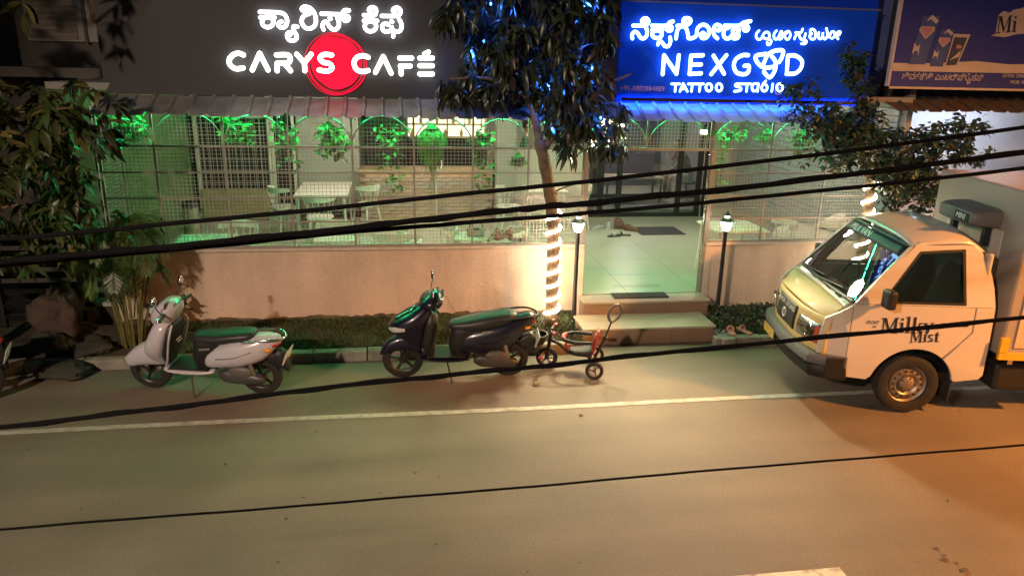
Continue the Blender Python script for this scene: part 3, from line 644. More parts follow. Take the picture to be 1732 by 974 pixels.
# ------------------------------------------------------------------ milk billboard
bo = (8.2, -0.10, 3.18)
bb = thing('milk_billboard', 'dark blue milk billboard with cream lettering and printed cartons above the rusty awning', 'billboard', bo)
navy = mat('billboard_navy', (0.02, 0.035, 0.26), 0.55, var=0.12, scale=1.5)
cream = mat('billboard_cream', (0.62, 0.50, 0.42), 0.6, var=0.10, scale=3)
pink = mat('billboard_pink', (0.55, 0.25, 0.28), 0.6, var=0.08)
carton = mat('billboard_carton', (0.06, 0.10, 0.30), 0.6, var=0.15)
carton2 = mat('billboard_carton_shade', (0.05, 0.06, 0.10), 0.6, var=0.2)
MB().box(-1.80, 2.2, 0.0, 0.05, 0.03, 2.1).build('board', navy, bb)
for nm, q in (('frame', (-1.83, -1.80, -0.012, 0.05, 0.0, 2.1)), ('frame', (-1.83, 2.2, -0.012, 0.05, 0.0, 0.028))): MB().box(*q).build(nm, cream, bb)
def flat(name, pts, m, y=-0.003): MB().poly([[(x-bo[0], z-bo[2]) for x, z in pts]], lambda a, b_, t_: (a, y+t_, b_), 0.002).build(name, m, bb)
flat('printed_table', [(6.41, 3.50), (7.0, 3.51), (7.6, 3.55), (8.1, 3.52), (10.2, 3.60), (10.2, 3.42), (6.41, 3.40)], cream)
def pack(x, z, w, h, skew, m):
    flat('printed_carton', [(x, z), (x+w, z), (x+w+skew, z+h), (x+skew, z+h)], m, -0.006)
    flat('printed_badge', [(x+w*0.15+skew*.6, z+h*0.78), (x+w*0.92+skew*.6, z+h*0.78), (x+w+skew*.5, z+h*0.70), (x+w*0.55+skew*.5, z+h*0.52), (x+w*0.08+skew*.5, z+h*0.70)], cream, -0.009)
    flat('printed_badge', [(x+w*0.23+skew*.6, z+h*0.76), (x+w*0.84+skew*.6, z+h*0.76), (x+w*0.9+skew*.5, z+h*0.70), (x+w*0.55+skew*.5, z+h*0.56), (x+w*0.18+skew*.5, z+h*0.70)], pink, -0.012)
    flat('printed_logo', [(x+w*0.2+skew, z+h*0.88), (x+w*0.5+skew, z+h*1.02), (x+w*0.95+skew, z+h*0.90), (x+w*0.8+skew, z+h*0.84), (x+w*0.5+skew, z+h*0.93)], cream, -0.009)
    flat('printed_figure', [(x+w*0.1, z+h*0.2), (x+w*0.15, z+h*0.45), (x+w*0.35, z+h*0.36), (x+w*0.5, z+h*0.42), (x+w*0.5, z+h*0.18), (x+w*0.4, z+h*0.28), (x+w*0.25, z+h*0.28)], cream, -0.009)
pack(6.62, 3.49, 0.24, 0.60, 0.10, carton); pack(6.93, 3.47, 0.19, 0.46, 0.08, carton)
flat('printed_pouch', [(7.15, 3.47), (7.33, 3.48), (7.44, 3.88), (7.20, 3.88)], cream, -0.005)
flat('printed_pouch', [(7.165, 3.485), (7.315, 3.495), (7.40, 3.84), (7.215, 3.84)], carton2, -0.008)
flat('printed_pouch', [(7.20, 3.55), (7.33, 3.60), (7.34, 3.68), (7.28, 3.62)], cream, -0.011)
flat('printed_badge', [(7.26, 3.70), (7.34, 3.70), (7.34, 3.74), (7.27, 3.75)], pink, -0.011)
text('brand_lettering', 'ಶಿವಶಕ್ತಿ ಎಂಟರ್‌ಪ್ರೈಸಸ್', 0.115, cream, bb, facing_front(6.56-bo[0], -0.006, 3.30-bo[2]), sx=0.92)
text('tax_lettering', 'GSTIN: 29AGGPS', 0.062, cream, bb, facing_front(8.03-bo[0], -0.006, 3.355-bo[2]))
text('phone_lettering', 'MOB: 9880', 0.062, cream, bb, facing_front(8.17-bo[0], -0.006, 3.275-bo[2]))
# ------------------------------------------------------------------ serif lettering
def Q(*a): return list(zip(a[::2], a[1::2]))
SERIF = {
 'M': (1.08, [Q(.12, 0, .18, 0, .18, 1, .10, 1), Q(.10, 1, .30, 1, .56, .18, .50, 0), Q(.50, 0, .86, 1, .80, 1, .47, .12), Q(.76, 0, .94, 0, .94, 1, .80, 1), Q(0, 0, .30, 0, .30, .06, 0, .06), Q(.66, 0, 1.04, 0, 1.04, .06, .66, .06), Q(0, .94, .2, .94, .2, 1, 0, 1), Q(.86, .94, 1.04, .94, 1.04, 1, .86, 1)]),
 'i': (.37, [Q(.08, 0, .24, 0, .24, .66, .08, .66), Q(0, 0, .32, 0, .32, .06, 0, .06), Q(0, .6, .1, .6, .1, .66, 0, .66), Q(.16, .76, .26, .86, .16, .96, .06, .86)]),
 'l': (.37, [Q(.08, 0, .24, 0, .24, 1.04, .08, 1.04), Q(0, 0, .32, 0, .32, .06, 0, .06), Q(0, .98, .1, .98, .1, 1.04, 0, 1.04)]),
 'k': (.70, [Q(.08, 0, .24, 0, .24, 1.04, .08, 1.04), Q(0, 0, .32, 0, .32, .06, 0, .06), Q(.24, .30, .50, .66, .58, .66, .30, .26), Q(.28, .40, .42, .42, .68, 0, .48, 0), Q(.40, .61, .66, .61, .66, .67, .40, .67)]),
 'y': (.62, [Q(0, .66, .18, .66, .38, .1, .30, -.02), Q(.56, .66, .48, .66, .20, -.3, .08, -.3), Q(-.04, .62, .24, .62, .24, .67, -.04, .67), Q(.40, .62, .62, .62, .62, .67, .40, .67)]),
 's': (.52, [Q(.05, 0, .40, 0, .46, .12, .38, .30, .16, .42, .14, .52, .40, .54, .40, .66, .10, .66, 0, .52, .06, .36, .28, .24, .30, .12, .05, .12)]),
 't': (.48, [Q(.10, 0, .28, 0, .28, .9, .10, .8), Q(0, .58, .42, .58, .42, .66, 0, .66), Q(.1, 0, .44, 0, .44, .07, .1, .07)])}
def serif(name, word, size, m, parent, M, wave=0.0, grow=0.0):
    x = 0
    for i, ch in enumerate(word):
        adv, polys = SERIF[ch]; b = MB(); dz = wave*math.sin(i*1.3)
        for j, p in enumerate(polys):
            b.poly([[(x+q[0], q[1]+dz) for q in p]], lambda a, c, t_, j=j: M @ Vector((a*size, c*size, 0.0003*j+t_)), 0.0012)
        b.build(name, m, parent); x += adv
serif('brand_letter', 'Mi', 0.21, mat('billboard_ink', (0.02, 0.02, 0.05), 0.6, var=0), bb, facing_front(7.80-bo[0], -0.012, 3.90-bo[2]) @ Matrix.Rotation(R(6), 4, 'Z'))
flat('brand_backing', [(7.74, 3.87), (7.80, 3.90), (7.79, 4.13), (7.85, 4.18), (7.94, 4.16), (8.0, 4.20), (8.1, 4.22), (8.2, 4.26), (8.35, 4.26), (8.35, 3.92), (8.1, 3.90), (7.95, 3.86)], cream, -0.008)

# ------------------------------------------------------------------ shared vehicle pieces
rubber = mat('tyre_rubber', (0.018, 0.017, 0.016), 0.85, var=0.3, scale=20, bump=0.2)
alloy = mat('wheel_alloy', (0.35, 0.34, 0.32), 0.35, 0.9, var=0.1)
chrome = MATS['chrome']
blackp = mat('black_plastic', (0.014, 0.014, 0.015), 0.5, var=0.2, scale=20)
vinyl = mat('black_vinyl', (0.02, 0.021, 0.022), 0.42, var=0.15, scale=10, bump=0.12, bscale=120)
platew = mat('number_plate', (0.6, 0.58, 0.52), 0.5, var=0.15, scale=30)
RX = Matrix.Rotation(R(90), 4, 'X')
def wheel(parent, c, r, w, spokes=5, rim=alloy, name='wheel'):
    a = r*0.66
    ty = MB().lathe([(a, -w*0.38), (r*0.86, -w/2), (r*0.97, -w*0.36), (r, 0), (r*0.97, w*0.36), (r*0.86, w/2), (a, w*0.38), (a, -w*0.38)], 36, RX, caps=False).build('tyre', rubber, parent, 50, loc=c)
    b = MB().lathe([(a, -w*0.40), (a*0.93, -w*0.30), (a*0.93, w*0.30), (a, w*0.40)], 32, RX, caps=False)
    b.lathe([(r*0.2, -w*0.3), (r*0.2, w*0.3)], 16, RX)
    for k in range(spokes):
        an = 2*math.pi*k/spokes
        b.tube([(r*0.15*math.cos(an), 0, r*0.15*math.sin(an)), (a*0.95*math.cos(an+0.15), 0, a*0.95*math.sin(an+0.15))], [w*0.22, w*0.16], 6)
    b.build('rim', rim, ty, 40)
    return ty
def scooter(label, loc, rz, style):
    t = thing('scooter', label, 'scooter', loc, (R(-7), 0, rz), group='parked scooters')
    W_ = style == 'white'
    paint_ = mat('scooter_grey_white', (0.50, 0.49, 0.54), 0.28, 0.0, var=0.03, coat=0.6) if W_ else mat('scooter_navy', (0.004, 0.006, 0.020), 0.32, 0.0, var=0.08, coat=0.4)
    inner = blackp
    drim = mat('dark_alloy', (0.07, 0.068, 0.065), 0.4, 0.8, var=0.1)
    wheel(t, (0.64, 0, 0.235 if W_ else 0.245), 0.235 if W_ else 0.245, 0.095, rim=drim); wheel(t, (-0.63, 0, 0.235), 0.235, 0.10, rim=drim)
    for s in (-1, 1): MB().tube(catmull([(0.40, s*0.10, 0.34), (0.33, s*0.165, 0.45), (0.275, s*0.20, 0.62), (0.235, s*0.205, 0.76), (0.22, s*0.14, 0.87)] if W_ else [(0.36, s*0.13, 0.30), (0.30, s*0.155, 0.46), (0.255, s*0.175, 0.64), (0.235, s*0.175, 0.80)], 5), 0.012, 8).build('shield_rim', paint_ if W_ else blackp, t, 60)
    MB().cbox((0.24, 0.03, 0.66), (0.012, 0.10, 0.012), (0, R(15), 0)).cbox((0.27, -0.03, 0.60), (0.012, 0.09, 0.012), (0, R(15), 0)).build('lock_trim', chrome, t)
    # fork and front fender
    for s in (-1, 1): MB().tube([(0.64, s*0.065, 0.24), (0.54, s*0.06, 0.52)], 0.018, 8).build('fork', blackp, t, 60)
    if W_:
        MB().hull([(0.93, 0.34, 0.36, 0.01), (0.86, 0.27, 0.43, 0.075), (0.74, 0.29, 0.53, 0.105), (0.60, 0.31, 0.59, 0.125), (0.46, 0.32, 0.60, 0.12), (0.38, 0.34, 0.52, 0.08)]).build('front_fender', paint_, t, 180)
        MB().tube(catmull([(0.90, 0, 0.335), (0.86, 0.062, 0.345), (0.72, 0.098, 0.43), (0.58, 0.11, 0.47)], 5), 0.007, 6).build('fender_trim', chrome, t, 60)
        MB().vloft([(0.36, 0.40, 0.50, 0.09), (0.46, 0.38, 0.60, 0.16), (0.58, 0.33, 0.60, 0.215), (0.72, 0.28, 0.53, 0.22), (0.84, 0.25, 0.46, 0.18), (0.90, 0.25, 0.40, 0.10)]).build('front_apron', paint_, t, 180)
        MB().vloft([(0.36, 0.355, 0.41, 0.10), (0.46, 0.335, 0.40, 0.155), (0.60, 0.285, 0.36, 0.190), (0.74, 0.235, 0.32, 0.195), (0.86, 0.215, 0.30, 0.13)]).build('leg_shield', inner, t, 180)
        MB().vloft([(0.80, 0.30, 0.46, 0.08), (0.88, 0.23, 0.49, 0.14), (0.96, 0.18, 0.47, 0.165), (1.04, 0.17, 0.41, 0.165), (1.10, 0.19, 0.34, 0.12), (1.12, 0.22, 0.29, 0.06)]).build('handlebar_cowl', paint_, t, 180)
        MB().cbox((0.19, 0, 1.065), (0.012, 0.19, 0.11), (0, R(-38), 0)).build('speedometer', mat('meter_glass', (0.05, 0.12, 0.10), 0.06, var=0, coat=1), t, bevel=0.02)
        MB().hull([(0.475, 0.92, 1.01, 0.07), (0.50, 0.93, 1.00, 0.05)]).build('headlight', mat('lamp_lens', (0.5, 0.5, 0.5), 0.08, var=0, coat=1), t, 180)
        floor = [(0.42, 0.28, 0.33, 0.13), (0.30, 0.275, 0.325, 0.17), (0.0, 0.27, 0.32, 0.17), (-0.15, 0.28, 0.34, 0.14)]
        seat = [(0.08, 0.66, 0.68, 0.05), (0.04, 0.63, 0.73, 0.10), (-0.16, 0.62, 0.745, 0.135), (-0.36, 0.65, 0.775, 0.14), (-0.56, 0.68, 0.79, 0.12), (-0.63, 0.72, 0.78, 0.07)]
        body = [(-0.04, 0.36, 0.40, 0.08), (-0.10, 0.335, 0.54, 0.145), (-0.30, 0.345, 0.655, 0.185), (-0.52, 0.38, 0.715, 0.185), (-0.72, 0.46, 0.755, 0.14), (-0.86, 0.62, 0.745, 0.075), (-0.90, 0.67, 0.72, 0.03)]
        tail = (-0.84, 0.615, 0.69, 0.10)
    else:
        MB().hull([(0.91, 0.30, 0.33, 0.02), (0.84, 0.32, 0.47, 0.075), (0.72, 0.36, 0.55, 0.085), (0.58, 0.36, 0.58, 0.09), (0.42, 0.33, 0.56, 0.09)]).build('front_fender', paint_, t, 180)
        MB().vloft([(0.42, 0.36, 0.50, 0.08), (0.52, 0.36, 0.62, 0.13), (0.62, 0.34, 0.76, 0.16), (0.70, 0.32, 0.80, 0.185), (0.80, 0.30, 0.70, 0.20), (0.90, 0.28, 0.54, 0.17), (0.98, 0.28, 0.42, 0.12)], e=2.3).build('front_apron', paint_, t, 180)
        MB().vloft([(0.30, 0.26, 0.34, 0.13), (0.46, 0.25, 0.42, 0.15), (0.62, 0.24, 0.40, 0.17), (0.78, 0.22, 0.38, 0.17), (0.88, 0.23, 0.34, 0.11)]).build('leg_shield', inner, t, 180)
        for s in (-1, 1):
            MB().hull([(0.79, 0.665, 0.70, 0.02, s*0.06), (0.72, 0.66, 0.735, 0.04, s*0.12), (0.60, 0.69, 0.745, 0.03, s*0.17)]).build('headlight', mat('lamp_lens', (0.5, 0.5, 0.5), 0.08, var=0, coat=1), t, 180)
        MB().grid(lambda u, v: (0.74-0.26*v, (u-0.5)*(0.24+0.10*v), 0.79+0.16*v-0.10*(2*u-1)**2), 10, 6).build('visor', mat('smoke_visor', (0.02, 0.03, 0.03), 0.08, var=0, coat=1), t, 180, solid=0.008)
        MB().vloft([(0.90, 0.24, 0.40, 0.10), (0.97, 0.17, 0.44, 0.19), (1.04, 0.15, 0.42, 0.21), (1.10, 0.18, 0.34, 0.13), (1.13, 0.21, 0.29, 0.07)], e=2.2).build('handlebar_cowl', paint_, t, 180)
        MB().cbox((0.195, 0, 1.07), (0.012, 0.20, 0.11), (0, R(-50), 0)).build('speedometer', mat('meter_glass', (0.05, 0.12, 0.10), 0.06, var=0, coat=1), t, bevel=0.02)
        MB().tube([(0.13, 0.10, 1.10), (0.02, 0.13, 0.90)], 0.006, 6).build('cowl_trim', chrome, t)
        floor = [(0.42, 0.27, 0.32, 0.13), (0.30, 0.265, 0.315, 0.17), (0.0, 0.26, 0.31, 0.17), (-0.15, 0.27, 0.33, 0.14)]
        seat = [(0.10, 0.68, 0.70, 0.04), (0.05, 0.65, 0.745, 0.10), (-0.14, 0.63, 0.785, 0.14), (-0.36, 0.66, 0.835, 0.15), (-0.60, 0.73, 0.865, 0.13), (-0.70, 0.79, 0.85, 0.07)]
        body = [(0.0, 0.36, 0.42, 0.07), (-0.06, 0.33, 0.60, 0.13), (-0.26, 0.33, 0.69, 0.17), (-0.50, 0.38, 0.75, 0.18), (-0.70, 0.48, 0.81, 0.14), (-0.86, 0.68, 0.84, 0.08), (-0.92, 0.74, 0.80, 0.03)]
        tail = (-0.87, 0.68, 0.80, 0.06)
    MB().hull(floor).build('floorboard', paint_, t, 180)
    MB().box(-0.10, 0.36, -0.15, 0.15, 0.322, 0.334).build('floor_mat', vinyl, t, bevel=0.004)
    MB().hull(seat).build('seat', vinyl, t, 180)
    MB().vloft([(0.32, -0.20, 0.06, 0.10), (0.45, -0.20, 0.10, 0.12), (0.62, -0.25, 0.07, 0.13), (0.68, -0.30, 0.05, 0.12)]).build('under_seat_panel', inner, t, 180)
    bd = MB().hull(body).build('side_body', paint_, t, 180)
    for s in (-1, 1): MB().tube(catmull([(-0.22, s*0.180, 0.50), (-0.42, s*0.190, 0.53), (-0.62, s*0.168, 0.60)], 4), 0.006, 6).build('body_trim', chrome if W_ else blackp, bd, 60)
    x, a, b_, w = tail
    MB().hull([(x+0.05, a, b_, w), (x-0.03, a+0.01, b_-0.02, w*0.8), (x-0.055, a+0.03, b_-0.03, w*0.5)]).build('tail_lamp', mat('red_lens', (0.40, 0.012, 0.012), 0.12, var=0, coat=1), t, 180)
    for s in (-1, 1): MB().ball((x+0.05, s*(w+0.03), a+0.0), (0.045, 0.02, 0.022)).build('indicator', mat('amber_lens', (0.7, 0.28, 0.03), 0.15, var=0), t, 180)
    zr = b_+(0.04 if W_ else 0.03)
    MB().tube(catmull([(-0.52, -0.155, zr-0.02), (-0.80, -0.14, zr+0.01), (-0.93, -0.07, zr+0.0), (-0.95, 0, zr-0.01), (-0.93, 0.07, zr), (-0.80, 0.14, zr+0.01), (-0.52, 0.155, zr-0.02)], 4), 0.013, 8).build('grab_rail', chrome if W_ else blackp, t, 60)
    # handlebar
    for s in (-1, 1):
        MB().tube([(0.27, s*0.15, 1.0), (0.22, s*0.34, 1.01)], 0.017, 10).build('grip', blackp, t, 60)
        MB().tube([(0.31, s*0.17, 1.0), (0.27, s*0.33, 0.985)], 0.006, 6).build('brake_lever', chrome, t, 60)
        mr = MB().tube(catmull([(0.28, s*0.19, 1.01), (0.30, s*0.22, 1.08), (0.28, s*0.27, 1.15)], 4), 0.006, 6).build('mirror', blackp, t, 60)
        MB().ball((0.285, s*0.29, 1.205), (0.016, 0.062, 0.055)).build('mirror_shell', blackp, mr, 180)
        MB().ball((0.275, s*0.29, 1.205), (0.009, 0.056, 0.049)).build('mirror_glass', mat('mirror_glass', (0.7, 0.72, 0.75), 0.03, 1.0, var=0), mr, 180)
    # engine, exhaust, stand, plate
    MB().hull([(-0.20, 0.24, 0.30, 0.03, 0.10), (-0.28, 0.19, 0.34, 0.055, 0.11), (-0.50, 0.18, 0.33, 0.055, 0.12), (-0.66, 0.19, 0.30, 0.05, 0.12), (-0.72, 0.22, 0.27, 0.03, 0.12)]).build('engine_cover', mat('engine_alloy', (0.10, 0.10, 0.10), 0.5, 0.6, var=0.2), t, 180)
    MB().hull([(-0.33, 0.31, 0.36, 0.02, 0.14), (-0.40, 0.27, 0.40, 0.04, 0.14), (-0.54, 0.27, 0.40, 0.04, 0.14), (-0.60, 0.31, 0.37, 0.02, 0.14)]).build('air_box', mat('grey_plastic', (0.10, 0.095, 0.09), 0.5, var=0.1), t, 180)
    MB().hull([(-0.38, 0.22, 0.28, 0.03, -0.14), (-0.55, 0.22, 0.34, 0.05, -0.14), (-0.84, 0.28, 0.39, 0.05, -0.14), (-0.88, 0.31, 0.36, 0.03, -0.14)]).build('exhaust', mat('exhaust_steel', (0.16, 0.15, 0.15), 0.45, 0.7, var=0.15), t, 180)
    MB().tube([(-0.55, 0.13, 0.52), (-0.62, 0.13, 0.25)], [0.028, 0.022], 10).build('shock_absorber', alloy, t, 60)
    MB().tube([(0.12, 0.10, 0.27), (0.06, 0.24, 0.035)], 0.011, 8).build('side_stand', blackp, t, 60)
    MB().hull([(-0.74, 0.40, 0.52, 0.06), (-0.90, 0.33, 0.58, 0.07), (-0.96, 0.30, 0.40, 0.05)]).build('rear_mudguard', blackp, t, 180)
    MB().cbox((-0.955, 0, 0.50), (0.008, 0.24, 0.15), (0, R(-20), 0)).build('number_plate', platew, t, bevel=0.003)
    MB().cbox((-0.10 if W_ else -0.35, 0.150, 0.60 if W_ else 0.66), (0.12, 0.012, 0.022), (0, R(6), R(2))).build('side_badge', mat('badge_silver', (0.4, 0.38, 0.36), 0.3, 0.7, var=0), t)
    return t
scooter('grey white scooter with green lit seat parked beside the palm', (-2.02, -1.72, 0.0), R(167), 'white').scale = (0.94,)*3
scooter('dark navy scooter with long black seat parked beside the toddler tricycle', (0.61, -1.60, 0.0), R(177), 'navy').scale = (0.93,)*3

# motorcycle tail at the dark corner
mc = thing('motorcycle', 'dark motorcycle whose tail lamp and tilted plate show beside the stone slab', 'motorcycle', (-4.86, -1.90, 0), (R(-6), 0, R(180+10)))
wheel(mc, (0.65, 0, 0.30), 0.30, 0.09); wheel(mc, (-0.63, 0, 0.30), 0.30, 0.11)
MB().hull([(0.35, 0.62, 0.80, 0.08), (0.15, 0.62, 0.92, 0.15), (-0.10, 0.64, 0.84, 0.12)]).build('fuel_tank', blackp, mc, 180)
MB().hull([(-0.05, 0.68, 0.78, 0.10), (-0.4, 0.68, 0.80, 0.14), (-0.75, 0.74, 0.84, 0.09)]).build('seat', vinyl, mc, 180)
MB().hull([(0.3, 0.26, 0.5, 0.08), (0.1, 0.24, 0.58, 0.14), (-0.15, 0.26, 0.56, 0.10)]).build('engine', alloy, mc, 180)
MB().tube([(0.65, 0, 0.3), (0.38, 0, 0.95)], 0.03, 8).build('fork', chrome, mc, 60)
MB().tube([(0.32, -0.36, 1.0), (0.38, 0, 0.98), (0.32, 0.36, 1.0)], 0.014, 8).build('handlebar', chrome, mc, 60)
MB().hull([(-0.70, 0.50, 0.72, 0.07), (-0.90, 0.38, 0.70, 0.07), (-0.96, 0.34, 0.5, 0.05)]).build('rear_mudguard', blackp, mc, 180)
MB().ball((-0.93, 0, 0.66), (0.04, 0.07, 0.035)).build('tail_lamp', MATS['red_lens'], mc, 180)
MB().cbox((-0.985, 0.0, 0.52), (0.006, 0.20, 0.16), (0, R(-18), 0)).build('number_plate', platew, mc)
MB().tube([(0.1, -0.13, 0.30), (-0.4, -0.15, 0.28), (-0.85, -0.16, 0.36)], [0.02, 0.04, 0.045], 10).build('exhaust', chrome, mc, 60)

# ------------------------------------------------------------------ toddler tricycle
tr = thing('toddler_tricycle', 'black and red toddler tricycle with push handle and basket beside the steps', 'tricycle', (1.98, -1.56, 0), (0, 0, R(164))); tr.scale = (0.98, 0.98, 0.98)
redp = mat('red_plastic', (0.34, 0.03, 0.032), 0.4, var=0.06)
wheel(tr, (0.33, 0, 0.13), 0.13, 0.045, 6, blackp)
for y in (-0.25, 0.25): wheel(tr, (-0.24, y, 0.105), 0.105, 0.05, 3, redp if y < 0 else mat('brown_rim', (0.12, 0.07, 0.05), 0.5))
MB().tube([(-0.24, -0.26, 0.105), (-0.24, 0.26, 0.105)], 0.012, 8).build('axle', blackp, tr)
MB().tube(catmull([(0.30, 0, 0.36), (0.18, 0, 0.30), (0.05, 0, 0.20), (-0.20, 0, 0.18)], 5), 0.020, 8).build('frame', blackp, tr, 60)
MB().tube([(0.33, 0, 0.14), (0.31, 0, 0.28), (0.28, 0, 0.50)], [0.016, 0.022, 0.018], 8).build('fork', blackp, tr, 60)
MB().tube(catmull([(0.26, -0.16, 0.49), (0.29, 0, 0.47), (0.26, 0.16, 0.49)], 4), 0.013, 8).build('handlebar', blackp, tr, 60)
for s in (-1, 1): MB().tube([(0.25, s*0.12, 0.49), (0.24, s*0.19, 0.49)], 0.018, 8).build('grip', redp, tr, 60)
bk2 = MB()
bk2.lathe([(0.055, 0.0), (0.075, 0.07), (0.09, 0.12), (0.078, 0.118), (0.06, 0.02), (0.001, 0.015)], 20, Matrix.Translation((0.43, 0, 0.30)) @ Matrix.Diagonal((1.15, 1.45, 1, 1)), caps=False)
bk2.build('basket', blackp, tr, 60)
MB().hull([(0.06, 0.24, 0.27, 0.06), (0.0, 0.22, 0.27, 0.10), (-0.14, 0.22, 0.29, 0.12), (-0.22, 0.24, 0.32, 0.11)]).build('seat', mat('grey_seat', (0.03, 0.028, 0.027), 0.6), tr, 180)
MB().vloft([(0.26, -0.23, -0.18, 0.11), (0.38, -0.26, -0.20, 0.125), (0.48, -0.28, -0.235, 0.10), (0.52, -0.28, -0.245, 0.06)]).build('backrest', redp, tr, 180)
MB().tube(catmull([(-0.19, -0.16, 0.40), (0.0, -0.17, 0.40), (0.12, -0.11, 0.40), (0.14, 0, 0.40), (0.12, 0.11, 0.40), (0.0, 0.17, 0.40), (-0.19, 0.16, 0.40)], 5), 0.022, 10).build('safety_ring', blackp, tr, 60)
MB().tube(catmull([(0.125, -0.09, 0.40), (0.145, 0, 0.40), (0.125, 0.09, 0.40)], 5), 0.026, 10).build('ring_grip', redp, tr, 60)
MB().tube([(0.13, 0, 0.40), (0.08, 0, 0.22)], 0.014, 8).build('ring_strap', redp, tr, 60)
MB().tube([(-0.22, 0, 0.13), (-0.34, 0, 0.42)], 0.017, 10).build('push_pole', blackp, tr, 60)
MB().tube([(-0.34, 0, 0.42), (-0.40, 0, 0.62)], 0.011, 10).build('push_pole', blackp, tr, 60)
MB().tube([(-0.335, 0, 0.41), (-0.35, 0, 0.44)], 0.026, 10).build('pole_clamp', blackp, tr, 60)
hx = Matrix.Translation((-0.435, 0, 0.73)) @ Matrix.Rotation(R(-17), 4, 'Y') @ Matrix.Rotation(R(-55), 4, 'Z')
MB().tube([hx @ Vector((0.0, 0.085*math.cos(a)*(1.0 if math.sin(a) > 0 else 0.75+0.25*math.cos(a)**2), 0.11*math.sin(a))) for a in [2*math.pi*k/28 for k in range(28)]], 0.017, 8, closed=True).build('push_handle', mat('grey_handle', (0.10, 0.095, 0.09), 0.5), tr, 60)
for s in (-1, 1): MB().cbox((0.33+s*0.06, s*0.085, 0.10+s*0.05), (0.07, 0.05, 0.02)).build('pedal', redp, tr, bevel=0.004)

# ------------------------------------------------------------------ milk truck (u back along the body, v across, z up)
tk = thing('milk_truck', 'white small milk delivery truck with yellow bonnet and refrigerated box', 'truck', (4.2, -2.88, 0), (0, 0, R(-11)))
def tp(b, name, m, parent=None, **k): return b.build(name, m, parent or tk, **k)
white = mat('truck_white', (0.58, 0.52, 0.45), 0.32, var=0.04, scale=3, coat=0.4)
yellow = mat('truck_yellow', (0.64, 0.46, 0.20), 0.55, var=0.06, scale=3, coat=0.05)
grey_b = mat('bumper_grey', (0.10, 0.10, 0.105), 0.55, var=0.12)
box_m = mat('box_panel', (0.33, 0.29, 0.25), 0.45, var=0.08, scale=2)
ARC = lambda a, r=0.42: (0.95+r*math.cos(R(a)), 0.31+r*math.sin(R(a)))
def side(loops, vf, t_): return lambda sgn: MB().poly(loops, lambda a, c, d: (a, (vf(a, c)+d) if sgn < 0 else 1.65-(vf(a, c)+d), c), t_)
def low(a, c): return 0.018*max(0, (0.62-c)/0.25)**1.5+(0.10*max(0, (0.22-a)/0.22)**2)
def up(a, c): return (c-1.185)*0.19
door = [(0.262, 0.40), (0.262, 0.52), (0.262, 0.64), (0.262, 0.85), (0.262, 1.182), (0.6, 1.182), (1.0, 1.182), (1.44, 1.182), (1.45, 0.93), (1.34, 0.79), ARC(52)]+[ARC(a) for a in range(60, 166, 7)]+[(0.50, 0.375)]
quarter = [ARC(49)]+[ARC(a) for a in range(44, 4, -8)]+[(1.40, 0.385), (1.62, 0.42), (1.655, 0.47), (1.645, 0.8), (1.63, 1.182), (1.452, 1.182), (1.462, 0.925), (1.35, 0.78)]
fender = [(0.10, 0.41), (0.254, 0.405), (0.254, 0.6), (0.254, 0.85), (0.254, 1.165), (0.16, 1.10), (0.03, 1.0), (0.0, 0.8), (0.0, 0.62), (0.04, 0.5)]
upper = [(0.27, 1.188), (0.40, 1.34), (0.55, 1.52), (0.75, 1.745), (0.85, 1.80), (1.08, 1.82), (1.30, 1.83), (1.44, 1.74), (1.56, 1.52), (1.60, 1.38), (1.63, 1.188)]
win = [(0.53, 1.215), (0.86, 1.70), (1.27, 1.735), (1.33, 1.22)]
